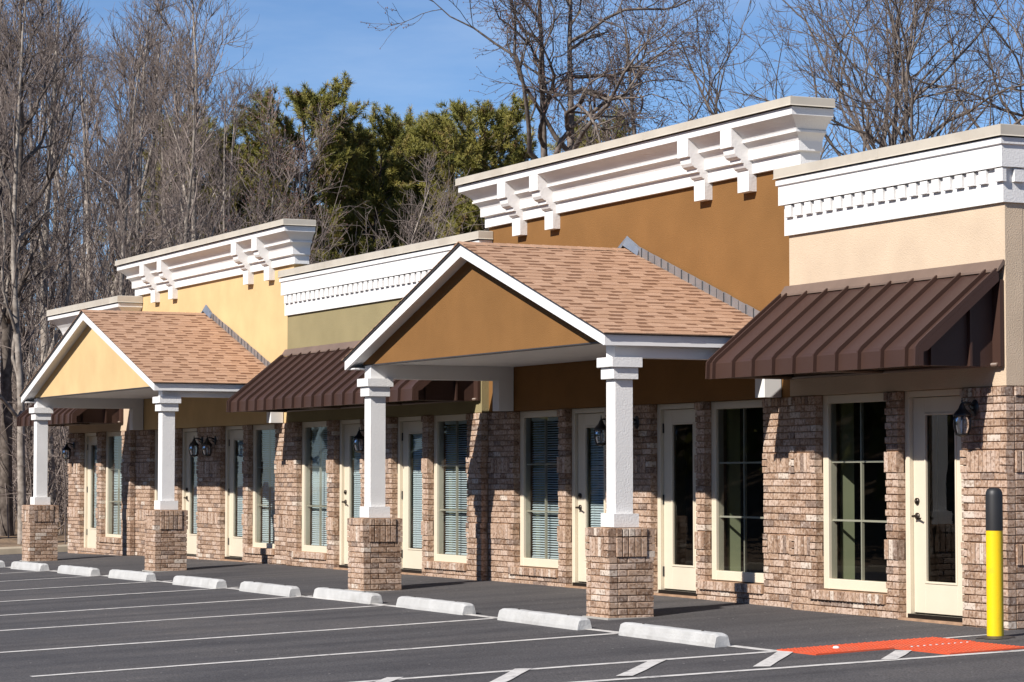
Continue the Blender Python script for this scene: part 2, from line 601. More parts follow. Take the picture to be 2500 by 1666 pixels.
def paint_strip(pts, w, rag=0.006, seg=0.35):
    """ragged painted strip following the asphalt"""
    (x0, y0), (x1, y1) = pts
    L = math.hypot(x1 - x0, y1 - y0)
    n = max(2, int(L / seg))
    nx, ny = -(y1 - y0) / L, (x1 - x0) / L
    ph = random.random() * 9
    vs, fs = [], []
    for i in range(n + 1):
        t_ = i / n
        wob = 0.012 * math.sin(ph + t_ * L * 0.8) + random.uniform(-rag, rag)
        for sgn in (-1, 1):
            o = sgn * (w / 2 + random.uniform(-rag, rag)) + wob
            x, y = x0 + (x1 - x0) * t_ + nx * o, y0 + (y1 - y0) * t_ + ny * o
            vs.append((x, y, gz(x, y) + 0.004))
    for i in range(n):
        fs.append((2 * i, 2 * i + 2, 2 * i + 3, 2 * i + 1))
    return MB().add(vs, fs)

LINES = [-2.36, -5.0, -7.85, -10.3, -12.95, -15.7, -18.5, -21.25, -24.0]
for i, x in enumerate(LINES):
    paint_strip([(x - 0.02, -8.25), (x + 0.02, -2.70)], 0.105).build('painted_line', 'line', lot)
paint_strip([(-26.0, -2.93), (-13.0, -2.86)], 0.10).build('painted_line', 'line', lot)
paint_strip([(-13.1, -2.86), (0.40, -2.60)], 0.10).build('painted_line', 'line', lot)
paint_strip([(0.02, -8.4), (0.34, -2.60)], 0.11).build('painted_line', 'line', lot)
paint_strip([(1.12, -8.4), (1.90, -0.62)], 0.11).build('painted_line', 'line', lot)
paint_strip([(0.37, -0.98), (0.36, -0.44)], 0.07).build('painted_line', 'line', lot)
for a, b_ in (((0.80, -6.55), (0.02, -5.92)), ((1.20, -5.62), (0.13, -4.85)), ((1.33, -4.55), (0.28, -3.68)), ((1.45, -3.42), (0.42, -2.56)), ((1.70, -2.38), (1.12, -1.84))):
    w_ = paint_strip([a, b_], 0.135)
    w_.v = [(x, y, z + 0.003) for x, y, z in w_.v]
    w_.build('painted_line', 'line', lot)

# kerb along the far edge of the lot
kerb = thing('kerb', 'tan concrete kerb along the far edge of the lot by the wood', 'kerb', (-31.45, -8, gz(-31.4, -8)))
y = -26.0
while y < 11:
    y1 = y + 2.96
    mb = MB()
    prof = [(-31.56, -0.25), (-31.34, -0.25), (-31.36, 0.12), (-31.39, 0.15), (-31.56, 0.15)]
    vs = [(px, yy, pz + gz(-31.4, yy)) for yy in (y, y1) for px, pz in prof]
    n = 5
    mb.add(vs, [(i, (i + 1) % n, n + (i + 1) % n, n + i) for i in range(n)] + [tuple(range(n))[::-1], tuple(range(n, 2 * n))])
    o = mb.build('kerb_stone', 'kerb', kerb)
    fix_normals(o.data)
    y = y1 + 0.015

# ------------------------------------------------------------------ brickwork
BR_CACHE = {}
def brick_mesh(w, h, d=0.09):
    key = (round(w, 3), round(h, 3))
    if key not in BR_CACHE:
        mb = MB()
        mb.bevbox(-w / 2, w / 2, 0, d, -h / 2, h / 2, 0.0045)
        me = mb.mesh('brick', M['brick'])
        fix_normals(me)
        BR_CACHE[key] = me
    return BR_CACHE[key]

def course_bricks(s0, s1, z0, z1, odd, out, proj=0.0, from_right=True):
    """one running-bond course between s0 and s1"""
    J = 0.0095
    full, half = 0.1935, 0.092
    pos = s1
    first = True
    while pos - s0 > 0.02:
        w = half if (first and odd) else full
        if pos - w < s0 + 0.03:
            w = pos - s0
            if w > full:
                w = full
        w = min(w, pos - s0)
        out.append(((pos - w / 2), (z0 + z1) / 2, w, z1 - z0 - J, proj))
        pos -= w + J
        first = False

def soldier_bricks(s0, s1, z0, z1, out, proj=0.014, quoin=True, pitch=0.0665):
    """row of upright bricks, three short ones stacked at each end"""
    J = 0.0095
    q = 0.092 if quoin and (s1 - s0) > 0.3 else 0
    a, b = s0, s1
    if q:
        h = (z1 - z0 - 2 * J) / 3
        for k in range(3):
            zc = z0 + h / 2 + k * (h + J) - J / 2
            for c in (s0 + q / 2, s1 - q / 2):
                out.append((c, zc, q, h, proj))
        a, b = s0 + q + J, s1 - q - J
    n = max(1, round((b - a + J) / pitch))
    w = (b - a + J) / n
    for k in range(n):
        out.append((a + k * w + (w - J) / 2, (z0 + z1) / 2 - J / 2, w - J, z1 - z0 - J, proj))

FACES = {'F': (0.0, lambda s, q, p: (s, q - p)), 'R': (math.pi / 2, lambda s, q, p: (q + p, s)),
         'B': (math.pi, lambda s, q, p: (s, q + p)), 'L': (-math.pi / 2, lambda s, q, p: (q - p, s))}

def place_bricks(recs, parent, limit=300):
    """recs: (face, plane, s, z, w, h, proj). The largest in view become objects, the rest one joined part."""
    items = []
    for face, plane, s, z, w, h, p in recs:
        rot, fn = FACES[face]
        x, y = fn(s, plane, p + random.uniform(-0.0025, 0.003))
        d = Vector((x, y, z)) - CAM
        dist = d.length
        nrm = Vector((math.sin(rot), -math.cos(rot), 0))
        facing = max(0.0, -d.dot(nrm) / dist)
        if w < h * 0.75 and facing > 0:
            pass
        items.append((w * h * facing / (dist * dist), x, y, z, w, h, rot))
    items.sort(key=lambda i: -i[0])
    for it in items[:limit]:
        if it[0] <= 0:
            continue
        _, x, y, z, w, h, rot = it
        link('brick', brick_mesh(w, h), parent, (x, y, z), (random.uniform(-.006, .006), random.uniform(-.005, .005), rot + random.uniform(-.008, .008)))
    rest = [it for i, it in enumerate(items) if i >= limit or it[0] <= 0]
    if rest:
        mb = MB()
        for _, x, y, z, w, h, rot in rest:
            c, s_ = math.cos(rot), math.sin(rot)
            t_ = MB()
            t_.bevbox(-w / 2, w / 2, 0, 0.09, -h / 2, h / 2, 0.0045)
            mb.add([(x + c * a - s_ * b, y + s_ * a + c * b, z + e) for a, b, e in t_.v], t_.f, rnd=random.uniform(0.001, 1))
        o = mb.build('brick_rest', 'brick', parent, kind='stuff')
        fix_normals(o.data)

# course table of the storefront walls, top down: (z0, z1, kind)
COURSES = [(2.092, 2.18, 'cap')]
zz = 2.09
for k in range(7):
    COURSES.append((zz - 0.0689, zz, 'run'))
    zz -= 0.0689
COURSES.append((1.402, zz, 'soldier'))
zz = 1.402
for k in range(9):
    COURSES.append((zz - 0.0706, zz, 'run'))
    zz -= 0.0706
COURSES.append((0.568, zz, 'soldier'))
zz = 0.568
for k in range(10):
    COURSES.append((zz - 0.071, zz, 'run'))
    zz -= 0.071

SILL0, SILL1 = 0.134, 0.236
WIN_Z0, WIN_Z1 = 0.236, 2.178
DOOR_Z0 = 0.02

def storefront_bricks(x0, x1, yf, openings, recs):
    for i, (z0, z1, kind) in enumerate(COURSES):
        cuts = []
        for (a, b, typ) in openings:
            ob = SILL0 + 0.02 if typ == 'w' else -0.02
            if (z0 + z1) / 2 > ob:
                cuts.append((a, b))
        spans, cur = [], x0
        for a, b in sorted(cuts):
            if a - cur > 0.02:
                spans.append((cur, a))
            cur = b
        if x1 - cur > 0.02:
            spans.append((cur, x1))
        for a, b in spans:
            out = []
            if kind == 'run':
                course_bricks(a, b, z0, z1, i % 2 == 0, out)
            elif kind == 'soldier':
                soldier_bricks(a, b, z0, z1, out)
            else:
                soldier_bricks(a, b, z0, z1, out, quoin=False)
            recs += [('F', yf) + r_ for r_ in out]
    for (a, b, typ) in openings:
        if typ == 'w':
            out = []
            soldier_bricks(a - 0.10, b - 0.02, SILL0, SILL1, out, proj=0.032, quoin=False)
            recs += [('F', yf) + r_ for r_ in out]

# ------------------------------------------------------------------ windows and doors
def make_blind(x0, x1, y, z0, z1, parent, tilt=0.62, pitch=0.030, w=0.026):
    mb = MB()
    z = z1 - 0.04
    c, s_ = math.cos(tilt) * w / 2, math.sin(tilt) * w / 2
    while z > z0 + 0.02:
        dz = random.uniform(-0.0015, 0.0015)
        mb.add([(x0, y - c, z - s_ + dz), (x1, y - c, z - s_ + dz), (x1, y, z + 0.003 + dz), (x0, y, z + 0.003 + dz), (x1, y + c, z + s_ + dz), (x0, y + c, z + s_ + dz)],
               [(0, 1, 2, 3), (3, 2, 4, 5)])
        z -= pitch
    mb.box(x0, x1, y - 0.018, y + 0.018, z1 - 0.035, z1)
    mb.box(x0, x1, y - 0.012, y + 0.012, z0, z0 + 0.016)
    for xx in (x0 + (x1 - x0) * .22, x0 + (x1 - x0) * .78):
        mb.box(xx - 0.002, xx + 0.002, y - 0.016, y - 0.014, z0 + .016, z1)
    return mb.build('blind', 'blind', parent)

def make_window(store, a, b, yf, blind=None, base=0.0):
    """cream framed window, two panes wide and three high, behind the brick reveal"""
    yw = yf + 0.088
    fw = 0.098
    fr = MB()
    Z0, Z1 = WIN_Z0 + base, WIN_Z1
    fr.bevbox(a, a + fw, yw, yw + 0.10, Z0, Z1, 0.006)
    fr.bevbox(b - fw, b, yw, yw + 0.10, Z0, Z1, 0.006)
    fr.bevbox(a + fw, b - fw, yw + .002, yw + 0.10, Z0, Z0 + 0.105, 0.006)
    fr.bevbox(a + fw, b - fw, yw + .002, yw + 0.10, Z1 - 0.085, Z1, 0.006)
    w = fr.build('window', 'cream', store)
    fix_normals(w.data)
    gx0, gx1, g0, g1 = a + fw, b - fw, Z0 + 0.105, Z1 - 0.085
    mw = 0.019
    xm = (gx0 + gx1) / 2
    zs = [g0, g0 + (g1 - g0) / 3, g0 + (g1 - g0) * 2 / 3, g1]
    ym = yw + 0.046
    MB().box(xm - mw / 2, xm + mw / 2, ym, ym + 0.03, g0, g1).build('muntin', 'cream', w)
    for z in zs[1:3]:
        mb = MB()
        mb.box(gx0, xm - mw / 2, ym + .002, ym + 0.028, z - mw / 2, z + mw / 2)
        mb.box(xm + mw / 2, gx1, ym + .002, ym + 0.028, z - mw / 2, z + mw / 2)
        mb.build('muntin', 'cream', w)
    for i in range(2):
        for k in range(3):
            xa, xb = (gx0, xm) if i == 0 else (xm, gx1)
            mb = MB()
            yy = ym - 0.010 + random.uniform(-.0006, .0006)
            mb.add([(xa, yy, zs[k]), (xb, yy + random.uniform(-.0012, .0012), zs[k]), (xb, yy + random.uniform(-.0012, .0012), zs[k + 1]), (xa, yy, zs[k + 1])], [(0, 1, 2, 3)])
            mb.build('pane', 'glass', w)
    if blind is not None:
        make_blind(gx0 + .01, gx1 - .01, yw + 0.13, g0 + blind[1], g1, w, blind[0])
    # painted drywall return inside the wall
    MB().box(a + .02, a + .06, yw + 0.185, yf + 0.42, Z0, Z1).box(b - .06, b - .02, yw + 0.185, yf + 0.42, Z0, Z1).box(a + .06, b - .06, yw + 0.185, yf + 0.42, Z0, Z0 + .04).build('inner_reveal', 'drywall', w)
    return w

def make_door(store, a, b, yf, hinge, blind=None, base=0.0):
    """cream half-glazed door in a brick reveal"""
    yw = yf + 0.088
    fw = 0.072
    fr = MB()
    Z1 = WIN_Z1
    zb = gz((a + b) / 2, 0)
    Z0 = max(zb, -0.2) + base + 0.01
    for xa, xb in ((a, a + fw), (b - fw, b)):
        fr.bevbox(xa, xb, yw, yw + 0.12, Z0, Z1, 0.005)
    fr.bevbox(a + fw, b - fw, yw + .002, yw + 0.12, Z1 - 0.06, Z1, 0.005)
    d = fr.build('door', 'cream', store)
    fix_normals(d.data)
    la, lb = a + fw + 0.004, b - fw - 0.004
    yl = yw + 0.045
    ga, gb = la + 0.188, lb - 0.188
    g0, g1 = 0.35, 1.965
    z0, z1 = Z0 + 0.055, Z1 - 0.066
    lf = MB()
    lf.bevbox(la, ga, yl, yl + 0.045, z0, z1, 0.003)
    lf.bevbox(gb, lb, yl, yl + 0.045, z0, z1, 0.003)
    lf.bevbox(ga, gb, yl + .0005, yl + 0.045, z0, g0, 0.003)
    lf.bevbox(ga, gb, yl + .0005, yl + 0.045, g1, z1, 0.003)
    o = lf.build('leaf', 'cream', d)
    fix_normals(o.data)
    st = MB()
    sw = 0.022
    st.bevbox(ga, ga + sw, yl - 0.008, yl + .02, g0, g1, 0.004)
    st.bevbox(gb - sw, gb, yl - 0.008, yl + .02, g0, g1, 0.004)
    st.bevbox(ga + sw, gb - sw, yl - 0.008, yl + .02, g0, g0 + sw, 0.004)
    st.bevbox(ga + sw, gb - sw, yl - 0.008, yl + .02, g1 - sw, g1, 0.004)
    o = st.build('glazing_bead', 'cream', d)
    fix_normals(o.data)
    MB().add([(ga, yl + .018, g0), (gb, yl + .0188, g0), (gb, yl + .0175, g1), (ga, yl + .018, g1)], [(0, 1, 2, 3)]).build('pane', 'glass', d)
    MB().box(a + fw, b - fw, yw - 0.03, yw + 0.11, Z0 - .03, Z0 + 0.045).build('threshold', 'hardware', d)
    MB().box(a - .005, b + .005, yf - 0.004, yw - 0.032, Z0 - .06, Z0 + 0.004).build('door_step', 'mortar', d)
    if hinge == 'l':
        for z in (0.29, 1.10, 1.905):
            MB().box(la - 0.012, la + 0.012, yl - 0.014, yl + 0.0, z - 0.055, z + 0.055).build('hinge', 'black', d)
    else:
        xh = la + 0.07
        mb = MB()
        mb.tube([(xh, yl + .002, 1.128), (xh, yl - 0.018, 1.128)], 0.032, 14).tube([(xh, yl - .018, 1.128), (xh, yl - 0.030, 1.128)], 0.015, 10)
        mb.build('deadbolt', 'hardware', d)
        mb = MB()
        mb.tube([(xh, yl + .002, 0.985), (xh, yl - 0.014, 0.985)], 0.034, 14)
        mb.tube([(xh, yl - .012, 0.985), (xh, yl - .055, 0.985)], 0.012, 8)
        mb.tube([(xh - .01, yl - .055, .985), (xh + .04, yl - .056, .99), (xh + .085, yl - .052, .975), (xh + .115, yl - .05, .962), (xh + .125, yl - .05, .972)], [.012, .010, .009, .008, .005], 8)
        mb.build('handle', 'hardware', d)
    if blind is not None:
        make_blind(ga + .01, gb - .01, yl + 0.075, g0, g1, d, blind[0])
    MB().box(a + .02, a + .06, yw + 0.122, yf + 0.42, Z0, Z1).box(b - .06, b - .02, yw + 0.122, yf + 0.42, Z0, Z1).build('inner_reveal', 'drywall', d)
    return d

# ------------------------------------------------------------------ cornices
def sweep(prof, x0, x1, yf, yb, mb=None):
    """moulding profile (offset, z) carried round left return, front and right return"""
    mb = mb or MB()
    for (o0, z0), (o1, z1) in zip(prof[:-1], prof[1:]):
        a = [(x0 - o0, yb, z0), (x0 - o0, yf - o0, z0), (x1 + o0, yf - o0, z0), (x1 + o0, yb, z0)]
        b = [(x0 - o1, yb, z1), (x0 - o1, yf - o1, z1), (x1 + o1, yf - o1, z1), (x1 + o1, yb, z1)]
        mb.add(a + b, [(0, 1, 5, 4), (1, 2, 6, 5), (2, 3, 7, 6)])
    return mb

def sweep_caps(prof, x0, x1, yf, yb, mb):
    """close the back of a swept moulding with a flat face"""
    n = len(prof)
    mb.add([(x0 - o, yb, z) for o, z in prof] + [(x1 + o, yb, z) for o, z in prof],
           [(i, i + 1, n + i + 1, n + i) for i in range(n - 1)])
    o, z = prof[0]
    mb.add([(x0 - o, yb, z), (x0 - o, yf - o, z), (x1 + o, yf - o, z), (x1 + o, yb, z)], [(0, 1, 2, 3)])
    o, z = prof[-1]
    mb.add([(x0 - o, yb, z), (x0 - o, yf - o, z), (x1 + o, yf - o, z), (x1 + o, yb, z)], [(0, 1, 2, 3)])

def metal_cap(store, x0, x1, yf, yb, o, z0, z1, joints=3.0):
    prof = [(o - .004, z0 + .006), (o + .010, z0), (o, z0 + .012), (o, z1), (o - .02, z1 + .008)]
    mb = MB()
    sweep(prof, x0, x1, yf, yb, mb)
    sweep_caps(prof, x0, x1, yf, yb, mb)
    c = mb.build('cornice_cap', 'cap', store)
    fix_normals(c.data)
    x = x0 + joints * 0.6
    while x < x1:
        MB().box(x - .002, x + .05, yf - o - 0.0025, yf - o + .01, z0 + .014, z1 + .002).build('cap_joint', 'cap', c)
        x += joints
    return c

def curve_pts(p0, p1, bulge, n=5):
    """concave quarter between two profile points"""
    pts = []
    for i in range(1, n):
        t_ = i / n
        o = p0[0] + (p1[0] - p0[0]) * (1 - math.cos(t_ * math.pi / 2))
        z = p0[1] + (p1[1] - p0[1]) * math.sin(t_ * math.pi / 2)
        pts.append((p0[0] + (o - p0[0]) * bulge + (p1[0] - p0[0]) * t_ * (1 - bulge), p0[1] + (z - p0[1]) * bulge + (p1[1] - p0[1]) * t_ * (1 - bulge)))
    return pts

def dentil_cornice(store, x0, x1, yf, yb, dz=0.0):
    prof = [(0.0, 3.832), (0.025, 3.832), (0.025, 4.146), (0.07, 4.146), (0.07, 4.343), (0.09, 4.352), (0.09, 4.408), (0.07, 4.415)]
    prof = [(o, z + dz) for o, z in prof]
    mb = MB()
    sweep(prof, x0, x1, yf, yb, mb)
    sweep_caps(prof, x0, x1, yf, yb, mb)
    c = mb.build('cornice', 'white', store)
    fix_normals(c.data)
    dm = MB().bevbox(-.0575, .0575, 0, .045, -.06, .06, .003).mesh('dentil', M['white'])
    fix_normals(dm)
    n = int(round((x1 - x0 - 0.16) / 0.188))
    step = (x1 - x0 - 0.16) / n
    for k in range(n + 1):
        link('dentil', dm, c, (x0 + 0.10 + k * step if k < n else x1 + 0.0025, yf - 0.06, 4.075 + dz + random.uniform(-.002, .002)))
    if x1 > -1:                                        # side return of the end unit
        for k in range(30):
            link('dentil', dm, c, (x1 + 0.06, yf + 0.13 + k * step, 4.075 + dz), (0, 0, math.pi / 2))
    metal_cap(store, x0, x1, yf, yb, 0.105, 4.42 + dz, 4.52 + dz)

def bracket_cornice(store, x0, x1, yf, yb, brackets, dz=0.0):
    p = [(0.0, 4.56), (0.04, 4.56), (0.04, 4.69), (0.085, 4.70), (0.085, 4.80)]
    p += curve_pts((0.085, 4.80), (0.150, 4.872), 0.5) + [(0.150, 4.874), (0.165, 4.878), (0.165, 4.900), (0.150, 4.903)]
    p += curve_pts((0.150, 4.905), (0.285, 5.02), 0.35) + [(0.295, 5.028), (0.30, 5.03), (0.30, 5.108), (0.28, 5.115)]
    p = [(o, z + dz) for o, z in p]
    mb = MB()
    sweep(p, x0, x1, yf, yb, mb)
    sweep_caps(p, x0, x1, yf, yb, mb)
    c = mb.build('cornice', 'white', store)
    fix_normals(c.data)
    sil = [(0.292, 5.04), (0.297, 5.035), (0.297, 4.835), (0.262, 4.832), (0.260, 4.800), (0.252, 4.765), (0.232, 4.735), (0.205, 4.718), (0.182, 4.712), (0.178, 4.708), (0.178, 4.672),
           (0.145, 4.668), (0.141, 4.645), (0.128, 4.622), (0.106, 4.606), (0.088, 4.602), (0.086, 4.375), (-0.01, 4.375), (-0.01, 5.04)]
    mb = MB().prism_x([(-o, z) for o, z in sil], -0.1175, 0.1175)
    bm_ = mb.mesh('bracket', M['white'])
    fix_normals(bm_)
    for xb in brackets:
        link('bracket', bm_, c, (xb, yf - 0.003, dz))
    metal_cap(store, x0, x1, yf, yb, 0.33, 5.118 + dz, 5.207 + dz)

# ------------------------------------------------------------------ storefronts
DEPTH = 11.0
def storefront(label, x0, x1, yf, stucco, top, openings, roof_z=4.1, side=False, thick=0.2):
    s = thing('storefront', label, 'storefront', ((x0 + x1) / 2, yf, gz((x0 + x1) / 2, 0)), None)
    s['group'] = 'storefronts of the retail strip'
    # upper stucco wall
    w = MB().box(x0, x1, yf + 0.008, yf + thick, 2.181, top)
    w.build('stucco_wall', stucco, s)
    # mortar core with openings
    mb = MB()
    cuts = sorted([(a, b, typ) for a, b, typ in openings])
    cur = x0
    zlow = -0.5
    for a, b, typ in cuts:
        if a > cur:
            mb.box(cur + (.011 if cur > x0 else 0), a - .011, yf + 0.016, yf + 0.42, zlow, 2.180)
        mb.box(a - .0105, b + .0105, yf + 0.018, yf + 0.42, zlow, (SILL0 if typ == 'w' else gz((a + b) / 2, 0) + 0.0))
        if typ == 'w':
            mb.box(a - .012, b + .0, yf - .018, yf + .20, SILL0 + .002, SILL1 - .008)
        cur = b
    mb.box(cur + .011, x1 - .012, yf + 0.016, yf + 0.42, zlow, 2.180)
    core = mb.build('brick_wall', 'mortar', s)
    recs = []
    storefront_bricks(x0, x1, yf, openings, recs)
    if side:
        for i, (z0, z1, kind) in enumerate(COURSES):
            out = []
            a_, b_ = yf + (0.10 if kind != 'run' or True else 0), yf + DEPTH
            if kind == 'run':
                course_bricks(-b_, -a_, z0, z1, i % 2 == 1, out)
                out = [(-s_, z_, w_, h_, p_) for s_, z_, w_, h_, p_ in out]
            else:
                soldier_bricks(a_, b_, z0, z1, out, quoin=False)
            recs += [('R', x1) + r_ for r_ in out]
    place_bricks(recs, core, 300)
    if side:
        MB().box(x1 - 0.20, x1 - 0.012, yf + 0.421, yf + DEPTH, zlow, 2.18).build('side_wall', 'mortar', s)
        MB().box(x1 - 0.20, x1 - 0.002, yf + thick + .001, yf + DEPTH, 2.182, top).build('side_stucco', stucco, s)
    # the room behind: floor, party walls, ceiling, back wall
    g = gz((x0 + x1) / 2, 0) + 0.03
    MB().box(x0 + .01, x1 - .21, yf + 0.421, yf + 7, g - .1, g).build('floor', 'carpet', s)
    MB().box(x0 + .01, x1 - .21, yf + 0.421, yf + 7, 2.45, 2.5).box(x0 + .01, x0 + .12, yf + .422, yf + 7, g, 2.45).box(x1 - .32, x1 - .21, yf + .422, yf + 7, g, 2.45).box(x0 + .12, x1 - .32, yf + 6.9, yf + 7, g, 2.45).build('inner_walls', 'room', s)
    MB().box(x0 + .005, x1 - .205, yf + thick + .002, yf + DEPTH, roof_z - .2, roof_z).build('flat_roof', 'roof', s)
    MB().box(x0 + .004, x1 - .204, yf + DEPTH - .2, yf + DEPTH, -0.5, roof_z - .21).build('rear_wall', stucco, s)
    return s

B_CLOSED, B_MID, B_OPEN = (1.15, 0.0), (0.95, 0.0), (0.62, 0.0)

# beige unit at the right end
OP = [(-3.225, -1.965, 'w'), (-1.752, -0.70, 'd')]
s_beige = storefront('beige stucco end storefront with dentil cornice, clear window and yellow bollard in front', -3.72, 0.0, 0.0, 'beige', 4.5, OP, side=True)
make_window(s_beige, OP[0][0], OP[0][1], 0.0)
make_door(s_beige, OP[1][0], OP[1][1], 0.0, 'r')
dentil_cornice(s_beige, -3.735, 0.0, 0.0, DEPTH)

# brown unit
OP = [(-10.54, -9.285, 'w'), (-9.08, -8.03, 'd'), (-6.915, -5.87, 'd'), (-5.675, -4.42, 'w')]
s_brown = storefront('tall brown stucco storefront with bracketed white cornice behind the near portico', -11.30, -3.721, 0.1, 'brown', 5.1, OP, roof_z=4.2)
make_window(s_brown, OP[0][0], OP[0][1], 0.1, B_OPEN)
make_door(s_brown, OP[1][0], OP[1][1], 0.1, 'r', B_MID)
make_door(s_brown, OP[2][0], OP[2][1], 0.1, 'l')
make_window(s_brown, OP[3][0], OP[3][1], 0.1)
bracket_cornice(s_brown, -11.28, -3.62, 0.1, 0.30, [-4.655, -5.60, -9.345, -10.275])

# olive unit
OP = [(-18.01, -16.745, 'w'), (-16.46, -15.43, 'd'), (-14.275, -13.22, 'd'), (-13.02, -11.755, 'w')]
s_olive = storefront('olive green stucco storefront with dentil cornice between the two porticos', -18.44, -11.301, 0.0, 'olive', 4.48, OP)
make_window(s_olive, OP[0][0], OP[0][1], 0.0, B_MID, -0.02)
make_door(s_olive, OP[1][0], OP[1][1], 0.0, 'r', B_CLOSED)
make_door(s_olive, OP[2][0], OP[2][1], 0.0, 'l', B_CLOSED)
make_window(s_olive, OP[3][0], OP[3][1], 0.0, B_OPEN, -0.02)
dentil_cornice(s_olive, -18.46, -11.265, 0.0, 0.10, -0.02)

# yellow unit
OP = [(-25.63, -24.37, 'w'), (-24.07, -23.01, 'd'), (-21.82, -20.715, 'd'), (-20.48, -19.22, 'w')]
s_yellow = storefront('tall yellow stucco storefront with bracketed white cornice behind the far portico', -26.48, -18.441, 0.1, 'yellow', 5.12, OP, roof_z=4.2)
make_window(s_yellow, OP[0][0], OP[0][1], 0.1, B_MID, -.04)
make_door(s_yellow, OP[1][0], OP[1][1], 0.1, 'r', B_CLOSED)
make_door(s_yellow, OP[2][0], OP[2][1], 0.1, 'l', B_CLOSED)
make_window(s_yellow, OP[3][0], OP[3][1], 0.1, B_MID, -.04)
bracket_cornice(s_yellow, -26.43, -18.33, 0.1, 0.30, [-19.40, -20.37, -24.25, -25.25], 0.045)

# far end unit
OP = [(-29.72, -28.61, 'd'), (-28.30, -27.02, 'w')]
s_left = storefront('small far end storefront at the wood, half hidden by the yellow portico', -30.53, -26.481, 0.0, 'beige', 4.42, OP)
make_door(s_left, OP[0][0], OP[0][1], 0.0, 'l', B_CLOSED)
make_window(s_left, OP[1][0], OP[1][1], 0.0, (0.75, 0.0), -.06)
p = [(0.0, 3.70), (0.05, 3.70), (0.05, 3.95), (0.11, 3.96), (0.11, 4.08)] + curve_pts((0.11, 4.08), (0.33, 4.36), 0.6) + [(0.33, 4.38), (0.35, 4.385), (0.35, 4.455), (0.33, 4.46)]
mb = MB()
sweep(p, -30.48, -26.49, 0.0, 0.10, mb)
sweep_caps(p, -30.48, -26.49, 0.0, 0.10, mb)
c_ = mb.build('cornice', 'white', s_left)
fix_normals(c_.data)
metal_cap(s_left, -30.48, -26.49, 0.0, 0.10, 0.37, 4.465, 4.578)

